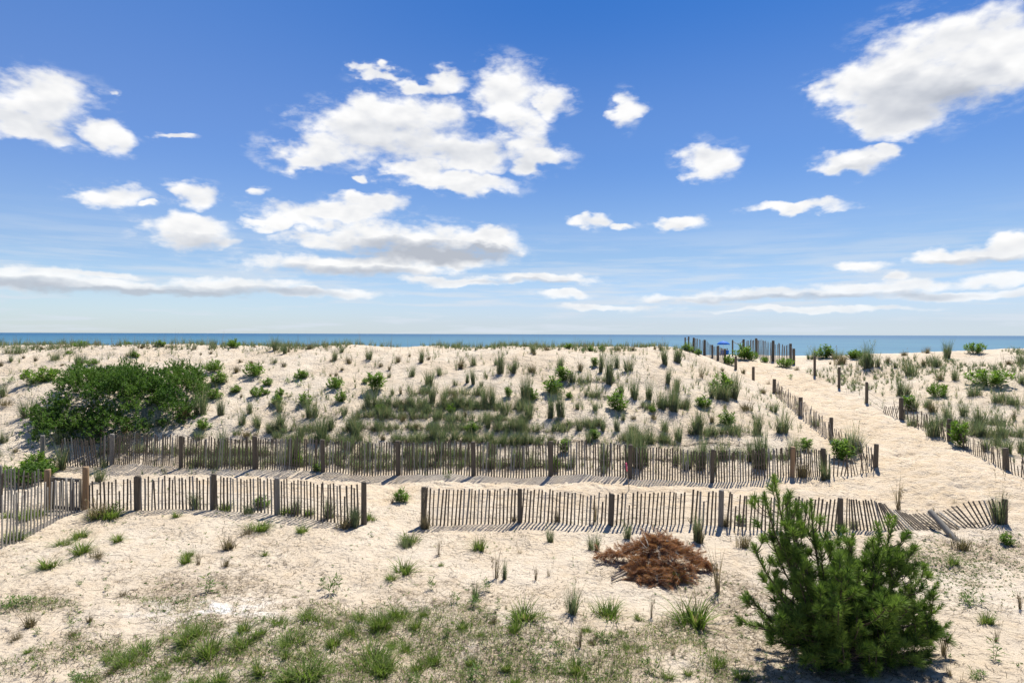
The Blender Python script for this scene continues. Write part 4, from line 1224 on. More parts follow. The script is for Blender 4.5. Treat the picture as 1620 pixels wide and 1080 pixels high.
rope(top_of(1159.5, 45.4, 539), top_of(1175.5, 45, 538.5), .22, 'sagging rope strung across the beach entry between two posts', .02)
rope(top_of(1084.5, 40.95, 537), top_of(1089, 40.95, 534), .08, 'short rope between the two thin posts on the dune shoulder', .015)
gi = Vector(p_i.location)
jx, jy = ground(1401, 650)
rope(gi + Vector((0.05, -.03, .55)), (jx, jy, hz(jx, jy) + .42), .03, 'upper wire from the bare post to the slat fence', .008, 'fence_wire', M_WIRE)
rope(gi + Vector((0.05, -.03, .25)), (jx, jy, hz(jx, jy) + .08), .03, 'lower wire from the bare post to the slat fence', .008, 'fence_wire', M_WIRE)


def gate():
    xa, ya = ground(79, 805); xb, yb = ground(132, 808)
    za, zb = hz(xa, ya), hz(xb, yb)
    root = empty('gate', (xa, ya, za), 'low wooden slat gate between two brown posts at the left', 'gate')
    yaw = math.atan2(yb - ya, xb - xa); L = math.hypot(xb - xa, yb - ya)
    root.rotation_euler = (0, 0, yaw)
    def part(nm, w, d, z0, z1, x, y=0, mat=M_SLAT):
        V, Fq = box(w, d, z0, z1)
        return link(nm, mesh_np(nm, V, Fq, mat), root, (x, y, 0))
    part('stile', .07, .045, .06, .95, 0.09, 0, M_POST); part('stile', .07, .045, .04, .95, L - 0.09, 0, M_POST)
    part('rail', L - .25, .04, .86, .95, L / 2, 0, M_POSTGREY); part('rail', L - .25, .04, .08, .17, L / 2, 0, M_POST)
    for k in range(8):
        x = .18 + (L - .36) * k / 7
        s = link('slat', random.choice(SLATS), root, (x, -.028, .06)); s.scale = (1.25, 1, .86 + random.gauss(0, .03)); s.rotation_euler = (0, random.gauss(0, .02), 0)
    part('sill_board', L + .1, .16, -.05, .035, L / 2, -.05, M_POSTGREY)


gate()

# survey stake with a pink ribbon
sx, sy = ground(996.5, 776)
sz = hz(sx, sy)
st = empty('survey_stake', (sx, sy, sz), 'thin leaning survey stake with pink ribbon between the two fences', 'stake')
V, Fq = tube([(0, 0, -.1), (-.045, 0, .4), (-.10, 0, .80)], .011, 5); link('stake', mesh_np('stake', V, Fq, M_STAKE), st)
V, Fq = tube([(-.072, -.004, .56), (-.085, -.006, .68), (-.101, -.004, .81)], (.017, .024, .02), 5); link('ribbon', mesh_np('ribbon', V, Fq, M_PINK), st)

# ------------------------------------------------------------------ pine


def unit(v):
    v = np.asarray(v, float)
    return v / (np.linalg.norm(v, axis=-1, keepdims=True) + 1e-9)


def shoot_needles(P0, P1, n, length, g, spread=0.85, width=0.0045, tone=None):
    """needles along a shoot P0->P1, swept forward, longer in the middle"""
    ax = unit(P1 - P0)
    a = np.cross(ax, (0.3, 0.1, 0.9)); a = unit(a); b = np.cross(ax, a)
    t = g.random(n)
    base = P0 + (P1 - P0) * t[:, None]
    th = g.random(n) * 2 * np.pi
    sp = spread * (0.55 + 0.5 * g.random(n)) * (1.1 - 0.55 * t)
    radial = np.cos(th)[:, None] * a + np.sin(th)[:, None] * b
    d = unit(ax * np.cos(sp)[:, None] + radial * np.sin(sp)[:, None])
    L = length * (0.75 + 0.4 * g.random(n)) * (1 - 0.35 * t ** 3)
    tip = base + d * L[:, None] + np.array([0, 0, -1]) * (0.08 * L * sp)[:, None]
    mid = base + d * (L * .5)[:, None]
    side = unit(np.cross(d, g.normal(0, 1, (n, 3)))) * (width / 2)
    V = np.stack([base - side, base + side, mid + side, mid - side, tip], 1)
    i = np.arange(n)[:, None] * 5
    q = (i + [0, 1, 2, 3]); tr = (i + [3, 2, 4])
    al = np.tile([0.0, 0.0, .6, .6, 1.0], n)
    rn = np.repeat(np.clip(g.random(n) * .30 + (g.random() ** 1.3 if tone is None else tone) * .66, 0, .96), 5)
    return V.reshape(-1, 3), q, tr, al, rn


def bez(a, b, c, n):
    t = np.linspace(0, 1, n)[:, None]
    return (1 - t) ** 2 * a + 2 * t * (1 - t) * b + t ** 2 * c


def pine():
    g = np.random.default_rng(5)
    bx, by = ground(1335, 1046)
    bz = hz(bx, by)
    root = empty('pine_tree', (bx, by, bz), 'young dark green pine with upright candles at the lower right', 'pine tree')
    px = by / F
    def at(u, v, dy):                # a sighting at distance by + dy, relative to the foot
        y = by + dy
        return np.array([(u - 810) / F * y - bx, dy, HC - (v - vh(u)) * y / F - bz])
    # main limbs: (u, v of the tip, depth offset, thickness, shoot length in m)
    tips = [(1226, 762, .1, .50), (1212, 790, -.1, .40), (1284, 800, .0, .42), (1245, 800, .25, .35), (1258, 835, -.2, .35), (1195, 868, .15, .30), (1188, 945, -.1, .25),
            (1172, 980, -.05, .22), (1300, 870, -.2, .32), (1327, 842, .35, .30), (1345, 870, .0, .28), (1372, 868, .3, .30), (1360, 905, -.45, .3), (1415, 826, .15, .50),
            (1398, 880, -.15, .32), (1442, 872, .0, .40), (1438, 930, -.3, .32), (1480, 930, .1, .32), (1476, 990, -.2, .28), (1494, 1005, .1, .24), (1405, 950, -.6, .32), (1470, 1030, -.4, .28),
            (1330, 935, -.65, .34), (1270, 905, -.5, .32), (1232, 935, -.45, .32), (1245, 985, -.75, .30), (1300, 985, -.85, .32), (1360, 990, -.9, .34), (1410, 1010, -.75, .30), (1285, 1040, -.95, .28),
            (1340, 1050, -1.0, .30), (1390, 1055, -.9, .28), (1215, 985, -.3, .28), (1222, 1010, -.55, .25), (1440, 1040, -.6, .25),
            (1250, 880, .6, .3), (1310, 905, .7, .3), (1380, 930, .8, .3), (1430, 960, .7, .3), (1220, 920, .5, .3), (1340, 960, .95, .3), (1270, 970, .9, .3), (1400, 1000, .95, .28), (1205, 990, .6, .25),
            (1462, 908, .15, .36), (1486, 962, -.1, .30), (1498, 990, .2, .26), (1455, 955, .4, .32), (1428, 852, .25, .42), (1392, 852, .1, .36), (1478, 1010, .3, .28), (1350, 855, -.1, .32), (1465, 1050, -.3, .26), (1240, 860, -.25, .36), (1222, 850, .05, .36), (1290, 850, .1, .34), (1330, 890, -.35, .32), (1395, 910, .2, .32), (1425, 900, -.1, .34), (1300, 930, .1, .32), (1365, 950, -.2, .32), (1450, 985, -.05, .3)]
    n0 = len(tips)
    while len(tips) < n0 + 60:                   # fill the crown: shorter limbs between the sighted ones
        q = g.normal(0, 1, 3); q = q / np.linalg.norm(q) * g.random() ** .4
        u = 1330 + 145 * q[0]; v = 975 + 90 * q[2]; dy = 1.15 * q[1]
        if v < 885 + .45 * abs(u - 1330) - 40:
            continue
        tips.append((u, v, dy, .32))
    limbs = []
    segs = []                         # (from, to) of every needle-bearing shoot
    top = at(1300, 900, 0.0)
    trunk = bez(np.array([0, 0, -.1]), np.array([-.05, 0, top[2] * .5]), top, 8)
    V, Fq = tube(trunk, np.linspace(.075, .04, 8), 8); trunk_me = mesh_np('trunk', V, Fq, M_BARK, None, True)
    for (u, v, dy, sl) in tips:
        tip = at(u, v, dy)
        hgt = tip[2]
        s0 = float(np.clip(0.12 + 0.55 * hgt / 2.9 + g.normal(0, .06), .10, .98))
        start = np.array([np.interp(s0, np.linspace(0, 1, 8), trunk[:, i]) for i in range(3)])
        out = tip - start
        ctrl = start + out * np.array([.75, .75, .25])
        cv = bez(start, ctrl, tip, 12)
        ln = np.linalg.norm(out)
        r0 = 0.009 + .009 * ln
        wood = MB(); limbs.append(wood)
        V, Fq = tube(cv, np.linspace(r0, .007, 12), 5); wood.add(V, Fq)
        cum = np.concatenate([[0], np.cumsum(np.linalg.norm(np.diff(cv, axis=0), axis=1))])
        tot = cum[-1]
        # the leader shoot: needled along its last stretch
        k0 = max(0.0, tot - sl * 1.5)
        P0 = np.array([np.interp(k0, cum, cv[:, i]) for i in range(3)])
        segs.append((P0, tip, 1.1, .140))
        segs.append((tip - unit(tip - P0) * .02, tip + unit(tip - P0) * .07 + (0, 0, .03), .7, .09))
        # side shoots, turning upwards
        nside = int(4 + ln * 3.4)
        for _ in range(nside):
            tt = tot * g.uniform(.30, .97)
            b0 = np.array([np.interp(tt, cum, cv[:, i]) for i in range(3)])
            dirn = unit(np.array([np.interp(min(tot, tt + .05), cum, cv[:, i]) for i in range(3)]) - b0 + 1e-6)
            az = g.random() * 6.28
            lat = unit(np.cross(dirn, (math.cos(az), math.sin(az), .3)))
            l2 = sl * g.uniform(.45, 1.0)
            mid = b0 + (dirn * .35 + lat * .8) * l2 * .6
            e = mid + (dirn * .35 + lat * .35 + np.array([0, 0, .75])) * l2 * .6
            if e[2] < .05:
                continue
            c2 = bez(b0, mid, e, 5)
            V, Fq = tube(c2, np.linspace(.008, .005, 5), 4, False); wood.add(V, Fq)
            segs.append((c2[3] * .7 + c2[2] * .3, e, 1.0, g.uniform(.14, .19)))
    nm = MB()
    for P0, P1, dens, nl in segs:
        L = np.linalg.norm(P1 - P0)
        n = int((75 + 260 * L) * dens)
        V, q, tr, al, rn = shoot_needles(P0, P1, n, nl, g, 1.12, .0065)
        nm.add(V, q, along=al, rnd=rn)
        nm.F[3].append(tr + nm.n - len(V))
    link('trunk', trunk_me, root)
    for wood in limbs:
        link('branch', wood.mesh('branch', M_BARK, True), root)
    link('crown', nm.mesh('crown', M_NEEDLE), root)


pine()

# ------------------------------------------------------------------ dead branches heaped on the sand


def dead_branches():
    g = np.random.default_rng(9)
    cx, cy = ground(1035, 905)
    cz = hz(cx, cy)
    px = cy / F
    # (u, v of the middle, heading in degrees, length, lift, half width of the spray)
    L = [(975, 858, 165, .75, .12, .20, 'leftmost rust brown dead branch of the heap'), (1003, 866, 150, .70, .30, .24, 'dead brown branch left of the heap top'),
         (1040, 846, 75, .85, .42, .24, 'dead brown branch pointing up at the back of the heap'), (1062, 862, 35, .80, .42, .26, 'dead brown branch right of the heap top'),
         (1090, 874, 10, .75, .26, .26, 'rightmost rust brown dead branch of the heap'), (1020, 888, 200, .75, .26, .22, 'dead brown branch drooping left in the heap middle'),
         (1045, 885, 255, .70, .46, .26, 'dead brown branch on top of the heap facing the camera'), (1076, 896, 320, .75, .28, .25, 'dead brown branch hanging at the heap right front'),
         (1008, 907, 225, .55, .12, .20, 'low dead branch at the heap left front'), (1032, 916, 262, .60, .10, .19, 'lowest dead branch at the heap front centre'),
         (1060, 912, 285, .55, .12, .20, 'low dead branch at the heap right front'), (1048, 866, 110, .8, .52, .22, 'dead brown branch crossing the heap top'),
         (1030, 868, 140, .7, .46, .26, 'dead brown branch at the heap centre behind the pale twig'), (1068, 880, 20, .7, .40, .26, 'dead brown branch right of the heap centre'),
         (1022, 900, 250, .6, .26, .24, 'dead brown branch at the heap front left of centre'), (1116, 884, -5, .50, .05, .11, 'small dead twig spray lying right of the heap')]
    for (u, v, hd, ln, lift, sw, lab) in L:
        x, y = (1038 + (u - 1038) * .88 - 810) * px, cy + (885 - v) * px * 1.2
        z = hz(x, y)
        a = R(hd)
        d = np.array([math.cos(a), math.sin(a), 0.0])
        root = empty('dead_branch', (x, y, z), lab, 'dead branch', 'dead branches heaped on the sand')
        b = -d * ln * .5 + np.array([0, 0, lift + .10]); e = d * ln * .5 + np.array([0, 0, max(.03, lift * .55)])
        lift *= .8
        m = np.array([0, 0, lift + .22]) + g.normal(0, .05, 3)
        cv = bez(b, m, e, 9)
        wood = MB(); nm = MB()
        V, Fq = tube(cv, np.linspace(.017, .006, 9), 6); wood.add(V, Fq)
        for k in range(46):
            t = g.uniform(.08, 1)
            p = np.array([np.interp(t, np.linspace(0, 1, 9), cv[:, i]) for i in range(3)])
            lat = np.array([-d[1], d[0], 0]) * g.choice((-1, 1)) * g.uniform(.5, 1) + d * g.uniform(.2, .8) + np.array([0, 0, g.uniform(-.6, .5)])
            l2 = sw * g.choice((.6, .8, 1.0, 1.3, 1.7))
            q = p + unit(lat) * l2
            q[2] = max(q[2], .02)
            c2 = bez(p, (p + q) / 2 + (0, 0, .04), q, 4)
            V, Fq = tube(c2, np.linspace(.006, .003, 4), 3, False); wood.add(V, Fq)
            V, qd, tr, al, rn = shoot_needles(c2[0] * .6 + c2[1] * .4, q, 74, .11, g, .95, .0042)
            V[:, 2] = np.maximum(V[:, 2], .004)
            nm.add(V, qd, along=al, rnd=rn); nm.F[3].append(tr + nm.n - len(V))
        link('stem', wood.mesh('stem', M_STICK), root)
        link('needles', nm.mesh('needles', M_BROWN), root)
    # bare bleached limbs sticking out
    for (u, v, u2, v2, lift, r, lab) in ((1015, 880, 963, 907, .10, .018, 'upper bare grey limb sticking out of the heap'), (1018, 888, 961, 919, .08, .022, 'lower bare grey limb sticking out of the heap'),
                                         (1025, 846, 1022, 902, .62, .012, 'bare pale twig standing up in the heap'), (1012, 872, 1020, 900, .56, .010, 'short pale twig lying on the heap front'),
                                         (1046, 853, 1068, 845, .60, .010, 'pale twig pointing right on the heap top'), (1093, 882, 1108, 876, .22, .008, 'thin pale twig at the heap right end')):
        a = np.array([(u - 810) * px, cy + (885 - v) * px * 1.2, 0]); c = np.array([(u2 - 810) * px, cy + (885 - v2) * px * 1.3, 0])
        a[2] = cz + lift + .15; c[2] = max(hz(c[0], c[1]) + .03, cz + lift - .25)
        if r < .015:
            c[2] = cz + lift
            a[2] = cz + lift + .12
        o0 = Vector((c[0], c[1], hz(c[0], c[1])))
        P = bez(a, (a + c) / 2 + g.normal(0, .05, 3), c, 8) + g.normal(0, .006, (8, 3)) - np.array(o0)
        V, Fq = tube(P, np.linspace(r * .7, r, 8), 6)
        mb = MB(); mb.add(V, Fq)
        if r > .015:
            P2 = bez(P[4], P[4] + (-.12, -.08, .02), P[4] + np.array((-.28, -.14, -.10)), 5)
            V, Fq = tube(P2, np.linspace(r * .6, r * .3, 5), 5); mb.add(V, Fq)
        link('bare_limb', mb.mesh('bare_limb', M_STICK, True), None, o0, label=lab, category='dead branch', group='bare limbs of the heap')


dead_branches()

# ------------------------------------------------------------------ shrubs


def shrub(lobes, label, clusters, seed, mat=None, leaf=(.075, .036), name='bayberry_bush', stems=14):
    """lobes: (u, v of centre, distance, half width px, half height px, half depth m)"""
    g = np.random.default_rng(seed)
    E = []
    for (u, v, D, rw, rh, rd) in lobes:
        E.append((np.array([(u - 810) / F * D, D, HC - (v - vh(u)) * D / F]), np.array([rw * D / F, rd, rh * D / F])))
    foot = np.mean([e[0] for e in E], 0)
    foot[2] = hz(foot[0], foot[1])
    root = empty(name, tuple(foot), label, 'bush')
    area = np.array([e[1][0] * e[1][2] for e in E]); area /= area.sum()
    mb = MB()
    for (c, r), w in zip(E, area):
        n = int(clusters * w)
        d = unit(g.normal(0, 1, (n, 3)))
        d[:, 2] = np.where(d[:, 2] < -.35, -d[:, 2], d[:, 2])
        lump = 1 + 0.24 * np.sin(d[:, 0] * 7 + c[0] * 3) * np.sin(d[:, 2] * 6 + c[1]) + .14 * np.sin(d[:, 1] * 13 + d[:, 0] * 9 + c[2])
        sh = 1 - 0.32 * g.random(n) ** 2
        sh = np.where(g.random(n) < .05, g.uniform(1.04, 1.2, n), sh)
        P = c + d * r * (lump * sh)[:, None] + g.normal(0, .05, (n, 3))
        ok = P[:, 2] > smooth_h(P[:, 0], P[:, 1]) + .02
        inside = np.zeros(n, bool)
        for c2, r2 in E:
            if c2 is not c:
                inside |= (((P - c2) / (r2 * .74)) ** 2).sum(1) < 1
        gap_ = fbm(P[:, 0] * 1.0 + P[:, 1] * .7, P[:, 2] * 1.2 + P[:, 1] * .3, 1.3, 3, 61) < -.23
        ok &= ~(gap_ & (g.random(n) < .85))
        P = P[ok & ~inside]; d = d[ok & ~inside]
        m = len(P)
        per = 9
        ax = unit(d * .75 + np.array([0, 0, .65]) + g.normal(0, .25, (m, 3)))
        Pr = np.repeat(P, per, 0); axr = np.repeat(ax, per, 0)
        rnd = unit(np.cross(axr, g.normal(0, 1, (m * per, 3))))
        el = g.uniform(.2, 1.25, m * per)[:, None]
        dd = unit(axr * np.cos(el) + rnd * np.sin(el))
        Pr = Pr + axr * g.uniform(-.10, .02, m * per)[:, None]
        v, f, al, rn = leaves(Pr, dd, leaf[0], leaf[1], g)
        rc = np.repeat(np.clip(g.random(m) * .4 + .55 * (vnoise(P[:, 0] * 1.6, P[:, 2] * 1.6 + P[:, 1], 7) + .4), 0, .6), per * 5)
        mb.add(v - foot, f, along=al, rnd=np.clip(rn * .45 + rc, 0, .995))
    link('crown', mb.mesh('crown', mat or M_BAY), root)
    for k in range(stems):
        wood = MB()
        c, r = E[k % len(E)]
        x, y = c[0] + g.normal(0, r[0] * .3), c[1] + g.normal(0, r[1] * .3)
        a = np.array([x, y, hz(x, y) - .05]); e = c + g.normal(0, .45, 3) * r
        e[2] = max(e[2], a[2] + .2)
        V, Fq = tube(bez(a, (a + e) / 2 + g.normal(0, .1, 3), e, 6) - foot, np.linspace(.03, .012, 6), 5); wood.add(V, Fq)
        link('stem', wood.mesh('stem', M_BARK), root)


shrub([(110, 668, 24.6, 62, 42, 1.1), (165, 640, 25.2, 70, 48, 1.3), (150, 620, 26.2, 55, 40, 1.2), (195, 607, 27.0, 42, 30, 1.0), (205, 640, 24.8, 62, 52, 1.2), (270, 612, 26.6, 48, 34, 1.2),
       (288, 636, 25.6, 42, 46, 1.2), (250, 660, 24.2, 62, 40, 1.1), (180, 680, 23.6, 70, 30, 1.0), (85, 690, 23.5, 38, 30, .9), (130, 596, 27.0, 26, 20, .7), (296, 600, 27, 26, 24, .8)],
      'large dark green bayberry thicket on the dune at left', 15500, 31)
shrub([(60, 748, 20.6, 20, 13, .5), (42, 757, 20.0, 24, 11, .5), (18, 760, 19.8, 20, 10, .5)], 'low dark shrub behind the fence left of the gate', 900, 33, stems=6)

# ------------------------------------------------------------------ umbrella and people on the beach


def umbrella():
    D = 100.0
    x, y = (1144.5 - 810) / F * D, D
    z = hz(x, y)
    top = HC - (539.2 - vh(1144)) * D / F - z
    root = empty('beach_umbrella', (x, y, z), 'blue beach umbrella open on the far beach', 'umbrella')
    V, Fq = tube([(0, 0, -.3), (0, 0, top + .06)], .025, 8); link('pole', mesh_np('pole', V, Fq, M_WHITE), root)
    Vs = [(0, 0, top)]; Ft = []; Fq = []
    n = 16
    for j, (r, dz) in enumerate(((.45, .09), (.80, .27), (1.02, .50), (1.03, .58))):
        for k in range(n):
            a = 2 * np.pi * k / n
            s = 1.0 if k % 2 == 0 else .955
            Vs.append((r * s * math.cos(a), r * s * math.sin(a), top - dz * (1.0 if k % 2 == 0 else .97)))
    for k in range(n):
        Ft.append((0, 1 + k, 1 + (k + 1) % n))
        for j in range(3):
            Fq.append((1 + j * n + k, 1 + (j + 1) * n + k, 1 + (j + 1) * n + (k + 1) % n, 1 + j * n + (k + 1) % n))
    link('canopy', mesh_np('canopy', Vs, [np.array(Ft), np.array(Fq)], M_BLUE), root)


umbrella()


def person(u, D, label, shirt, face):
    """seated figure on a low chair; skinned over a jointed skeleton"""
    x, y = (u - 810) / F * D, D
    z = hz(x, y)
    root = empty('person', (x, y, z), label, 'person', 'people sitting under the blue umbrella')
    root.rotation_euler = (0, 0, face)
    def skin(nm, pts, edges, rad, mat):
        me = bpy.data.meshes.new(nm); me.from_pydata(pts, edges, []); me.materials.append(mat)
        o = link(nm, me, root)
        o.modifiers.new('skin', 'SKIN'); s = o.modifiers.new('sub', 'SUBSURF'); s.levels = 1; s.render_levels = 1
        for v, r in zip(me.skin_vertices[0].data, rad):
            v.radius = (r, r)
        me.skin_vertices[0].data[0].use_root = True
        return o
    pts = [(0, 0, .40), (0, -.10, .65), (0, -.16, .90), (0, -.15, 1.02), (0, -.12, 1.16), (0, -.11, 1.26),
           (.10, .03, .40), (.12, .45, .46), (.12, .56, .06), (.12, .72, .03), (-.10, .03, .40), (-.12, .45, .46), (-.12, .56, .06), (-.12, .72, .03),
           (.19, -.15, .90), (.25, .02, .66), (.20, .26, .58), (-.19, -.15, .90), (-.25, .02, .66), (-.20, .26, .58)]
    ed = [(0, 1), (1, 2), (2, 3), (3, 4), (4, 5), (0, 6), (6, 7), (7, 8), (8, 9), (0, 10), (10, 11), (11, 12), (12, 13), (2, 14), (14, 15), (15, 16), (2, 17), (17, 18), (18, 19)]
    rad = [.15, .14, .13, .055, .10, .08, .09, .065, .045, .04, .09, .065, .045, .04, .06, .045, .035, .06, .045, .035]
    skin('body', pts, ed, rad, M_SKIN)
    skin('shirt', [(0, 0, .46), (0, -.10, .66), (0, -.16, .90), (.17, -.15, .90), (-.17, -.15, .90), (.22, -.05, .76), (-.22, -.05, .76)], [(0, 1), (1, 2), (2, 3), (2, 4), (3, 5), (4, 6)], [.17, .165, .15, .08, .08, .065, .065], shirt)
    skin('hair', [(0, -.16, 1.14), (0, -.14, 1.25), (0, -.10, 1.29)], [(0, 1), (1, 2)], [.085, .10, .08], M_HAIR)
    ch = empty('beach_chair', (x, y, z), label.replace('person', 'low beach chair under the person').replace('seated ', '').replace(' shirt', '-shirted figure') if False else '', 'chair')
    ch.rotation_euler = (0, 0, face)
    return root, ch


def chair_parts(ch, label):
    ch['label'] = label
    ch['group'] = 'beach chairs under the umbrella'
    V, Fq = box(.52, .5, .24, .30); link('seat', mesh_np('seat', V, Fq, M_BLUE), ch, (0, .05, 0))
    V, Fq = box(.52, .04, 0, .75); b = link('backrest', mesh_np('backrest', V, Fq, M_BLUE), ch, (0, -.20, .26)); b.rotation_euler = (R(14), 0, 0)
    for sx_ in (-.24, .24):
        for sy_ in (-.16, .27):
            V, Fq = tube([(sx_, sy_, -.05), (sx_, sy_ * .9, .25)], .015, 6); link('leg', mesh_np('leg', V, Fq, M_WHITE), ch)


_, c1 = person(1141.5, 99.6, 'dark haired person in dark shirt sitting under the umbrella', M_DARKCLOTH, R(10))
chair_parts(c1, 'low blue beach chair under the person in dark shirt')
_, c2 = person(1150.3, 100.2, 'dark haired person in white shirt sitting beside the umbrella', M_SHIRT, R(-15))
chair_parts(c2, 'low blue beach chair under the person in white shirt')

# ------------------------------------------------------------------ what nobody could count: litter, low growth, crest fringe


def strips(P, yaw, L, w, g, tilt=.12, bendy=.25):
    n = len(P)
    d = np.stack([np.cos(yaw), np.sin(yaw), g.normal(0, tilt, n)], -1)
    s = np.stack([-np.sin(yaw), np.cos(yaw), np.zeros(n)], -1)
    bend = (g.normal(0, bendy, n) * L)[:, None]
    rows = []
    for t, wf in ((-.5, .6), (0, 1), (.5, .4)):
        c = P + d * (L * t)[:, None] + s * bend * (1 - 4 * t * t)
        c[:, 2] = P[:, 2] + np.abs(d[:, 2] * L * t) + .004
        rows += [c - s * (w * wf / 2)[:, None], c + s * (w * wf / 2)[:, None]]
    V = np.stack(rows, 1)
    i = np.arange(n)[:, None] * 6
    Fq = np.concatenate([i + [0, 1, 3, 2], i + [2, 3, 5, 4]], 0)
    return V.reshape(-1, 3), Fq, np.ones(n * 6), np.repeat(g.random(n), 6)


def in_view(g, n, y0, y1, margin=1.15):
    y = y0 + (y1 - y0) * g.random(n)
    x = (g.random(n) * 2 - 1) * .81 * margin * y
    return x, y


def litter():
    g = np.random.default_rng(77)
    mb = MB()
    # dry leaves and stems scattered over the yard, thickest in the thatch
    x, y = in_view(g, 300000, 8.0, 18.5)
    th = thatch_mask(x, y)
    pm = path_mask(x, y)
    dens = np.clip(0.035 + .8 * th + .75 * np.clip(fbm(x, y, .9, 4, 13) - .06, 0, .6), 0, 1) * (1 - .9 * pm) * np.clip(y / 9, 0, 1) ** 1
    keep = g.random(len(x)) < dens * .42
    x, y = x[keep], y[keep]
    L = g.gamma(2.2, .034, len(x)) + .02
    V, Fq, al, rn = strips(np.stack([x, y, H(x, y)], -1), g.normal(.35, .9, len(x)) + (g.random(len(x)) < .3) * 1.5, L, g.uniform(.005, .014, len(x)), g, .3)
    mb.add(V, Fq, along=al, rnd=rn * .9)
    # a few long stems
    x, y = in_view(g, 900, 8.3, 17.5)
    V, Fq, al, rn = strips(np.stack([x, y, H(x, y)], -1), g.normal(.3, .8, len(x)), g.uniform(.15, .5, len(x)), g.uniform(.005, .011, len(x)), g, .05, .12)
    mb.add(V, Fq, along=al, rnd=rn * .7)
    hx, hy = ground(1035, 905)
    x = hx + g.normal(0, .75, 1500); y = hy + g.normal(0, .42, 1500)
    V, Fq, al, rn = strips(np.stack([x, y, H(x, y)], -1), g.normal(0, 1, len(x)), g.uniform(.04, .16, len(x)), g.uniform(.004, .009, len(x)), g)
    mb.add(V, Fq, along=al, rnd=rn * .5)
    # dune face: thin scatter
    x, y = in_view(g, 70000, 20.0, 36.0)
    pm = path_mask(x, y)
    keep = (g.random(len(x)) < .10 + .8 * np.clip(fbm(x, y, .5, 4, 19) + .05, 0, .6)) & (pm < .3)
    x, y = x[keep], y[keep]
    V, Fq, al, rn = strips(np.stack([x, y, H(x, y)], -1), g.normal(.2, .9, len(x)), g.uniform(.05, .26, len(x)), g.uniform(.008, .018, len(x)), g)
    mb.add(V, Fq, along=al, rnd=rn * .8)
    # loose sprigs of beach grass between the clumps
    mb2 = MB()
    x, y = in_view(g, 13000, 20.3, 33.0)
    pm = path_mask(x, y)
    dn = (.10 + 1.1 * np.clip(fbm(x, y * 1.3, .4, 4, 23) + .08, 0, .6)) * np.interp(y, (20, 23, 26, 29, 33), (.55, .6, .85, .7, .55))
    keep = (g.random(len(x)) < dn) & (pm < .25)
    x, y = x[keep], y[keep]
    for px_, py_, pz_ in zip(x, y, H(x, y)):
        V, Fq, al, rn = blades(int(g.integers(5, 16)), g.uniform(.03, .16), g.uniform(.22, .8), .28, .6, .012, int(g.integers(1e9)), 3)
        mb2.add(V + (px_, py_, pz_), Fq, along=al, rnd=rn)
    link('loose_grass', mb2.mesh('loose_grass', M_BEACH), kind='stuff')
    # matted straw along the planted rows
    rows = [(575, 795, 645), (600, 700, 652), (700, 850, 648), (560, 700, 661), (700, 830, 667), (545, 680, 679), (680, 760, 680), (780, 900, 680), (620, 780, 698), (770, 880, 697), (880, 960, 672), (830, 960, 697),
            (910, 975, 602), (930, 970, 626), (650, 690, 623), (700, 770, 623), (1010, 1090, 645), (985, 1060, 697), (1060, 1200, 700), (1090, 1200, 686), (350, 460, 697), (420, 520, 680), (440, 545, 697),
            (150, 480, 716), (480, 760, 722), (760, 1100, 726), (1080, 1250, 722), (300, 560, 734), (560, 900, 738), (1440, 1600, 672), (1500, 1610, 690)]
    rowg = MB()
    for (u0, u1, v) in rows:
        n = int((u1 - u0) * 1.6)
        uu = g.uniform(u0, u1, n); vv = v + g.normal(0, 1.3, n) + 1.5 * np.sin(uu * .06)
        xy = np.array([ground(a, b) for a, b in zip(uu, vv)])
        x, y = xy[:, 0], xy[:, 1]
        V, Fq, al, rn = strips(np.stack([x, y, H(x, y)], -1), g.normal(0, .5, n), g.uniform(.08, .3, n), g.uniform(.010, .022, n), g, .25)
        mb.add(V, Fq, along=al, rnd=rn * .8)
        if v < 690 or g.random() < .7:
            m = int((u1 - u0) * .5)
            uu = g.uniform(u0, u1, m); vv = v + g.normal(0, 2.0, m)
            xy = np.array([ground(a, b) for a, b in zip(uu, vv)])
            for px_, py_, pz_ in zip(xy[:, 0], xy[:, 1], H(xy[:, 0], xy[:, 1])):
                V, Fq, al, rn = blades(24, .18, g.uniform(.25, .8), .28, .7, .0125, int(g.integers(1e9)), 3)
                rowg.add(V + (px_, py_, pz_), Fq, along=al, rnd=rn)
    link('planted_grass', rowg.mesh('planted_grass', M_BEACH), kind='stuff')
    # wrack along both fence feet
    link('dry_litter', mb.mesh('dry_litter', M_LITTER), kind='stuff')
    # sparse seedlings and sprouts
    mb = MB()
    x, y = in_view(g, 14000, 8.0, 22.0)
    th = thatch_mask(x, y); pm = path_mask(x, y)
    dens = (.02 + .35 * th + .2 * np.clip(fbm(x, y, .6, 4, 29) + .02, 0, .6)) * (1 - pm)
    keep = g.random(len(x)) < dens
    for px_, py_, pz_ in zip(x[keep], y[keep], H(x[keep], y[keep])):
        k = g.integers(4, 9)
        az = g.random(k) * 6.28; el = g.uniform(.2, 1.1, k)
        d = np.stack([np.cos(az) * np.cos(el), np.sin(az) * np.cos(el), np.sin(el)], -1)
        v, f, al, rn = leaves(np.broadcast_to([px_, py_, pz_], (k, 3)), d, g.uniform(.03, .075), g.uniform(.008, .018), g)
        mb.add(v, f, along=al, rnd=rn)
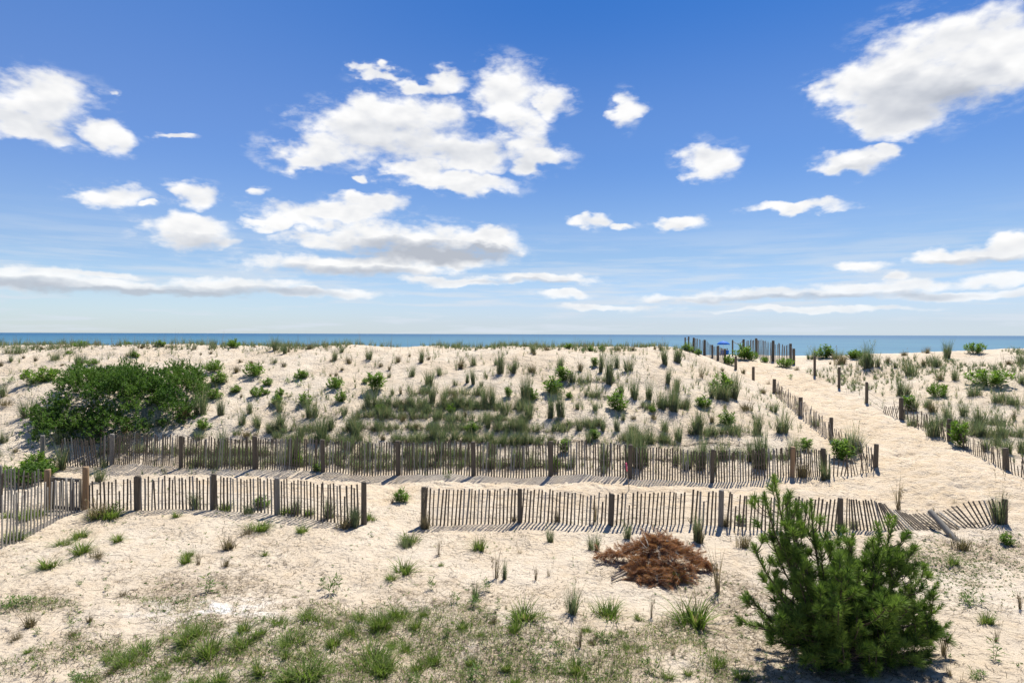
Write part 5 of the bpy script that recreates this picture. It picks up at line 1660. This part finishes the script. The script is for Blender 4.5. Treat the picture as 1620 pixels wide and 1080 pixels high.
    # yellow-green creeping herbs at the right of the near fence
    for _ in range(1500):
        u, v = g.normal(1490, 75), g.normal(893, 30)
        if v < 842 or u > 1640:
            continue
        px_, py_ = ground(u, v)
        k = 5
        az = g.random(k) * 6.28; el = g.uniform(.2, 1.0, k)
        d = np.stack([np.cos(az) * np.cos(el), np.sin(az) * np.cos(el), np.sin(el)], -1)
        v_, f, al, rn = leaves(np.broadcast_to([px_, py_, float(smooth_h(px_, py_)) + float(detail(np.array([px_]), np.array([py_]))[0])], (k, 3)), d, .034, .014, g)
        mb.add(v_, f, along=al, rnd=rn * .3 + .68)
    link('seedlings', mb.mesh('seedlings', M_WEED), kind='stuff')
    # short turf in the yard between the tufts
    mb = MB()
    x, y = in_view(g, 60000, 8.0, 11.8)
    th = thatch_mask(x, y)
    keep = (g.random(len(x)) < 1.3 * np.clip(th - .22, 0, 1)) & (x < 3.2)
    x, y = x[keep], y[keep]
    z = H(x, y)
    for i in range(0, len(x)):
        pass
    n = len(x)
    if n:
        az = g.random(n) * 6.28; el = g.uniform(.5, 1.45, n)
        d = np.stack([np.cos(az) * np.cos(el), np.sin(az) * np.cos(el), np.sin(el)], -1)
        v, f, al, rn = leaves(np.stack([x, y, z], -1), d, .10, .009, g)
        mb.add(v, f, along=al, rnd=rn)
        link('turf', mb.mesh('turf', M_LUSH), kind='stuff')
    # fringe of low growth on the far side of the crest
    mb = MB()
    n = 4200
    y = g.uniform(32.6, 38, n); x = (g.random(n) * 2 - 1) * .95 * y
    keep = (fbm(x, y * .5, .5, 3, 41) > -.18) & ((x < 9.0) | (x > 17.5))
    x, y = x[keep], y[keep]
    z = H(x, y)
    for px_, py_, pz_ in zip(x, y, z):
        V, Fq, al, rn = blades(14, .10, g.uniform(.18, .66), .25, .5, .016, int(g.integers(1e9)), 3)
        mb.add(V + (px_, py_, pz_), Fq, along=al, rnd=rn)
    link('crest_grass', mb.mesh('crest_grass', M_BEACH), kind='stuff')
    # hairline flower stalks of the crest grass
    mb = MB()
    n = 700
    y = g.uniform(32.0, 37, n); x = (g.random(n) * 2 - 1) * .9 * y
    keep = (fbm(x, y, .35, 3, 47) > -.02) & ((x < 9.0) | (x > 17))
    x, y = x[keep], y[keep]; z = H(x, y)
    for px_, py_, pz_ in zip(x, y, z):
        V, Fq, al, rn = blades(3, .15, g.uniform(.5, 1.15), .15, .35, .011, int(g.integers(1e9)), 4)
        mb.add(V + (px_, py_, pz_), Fq, along=al, rnd=rn)
    link('crest_stalks', mb.mesh('crest_stalks', M_STALK), kind='stuff')


litter()
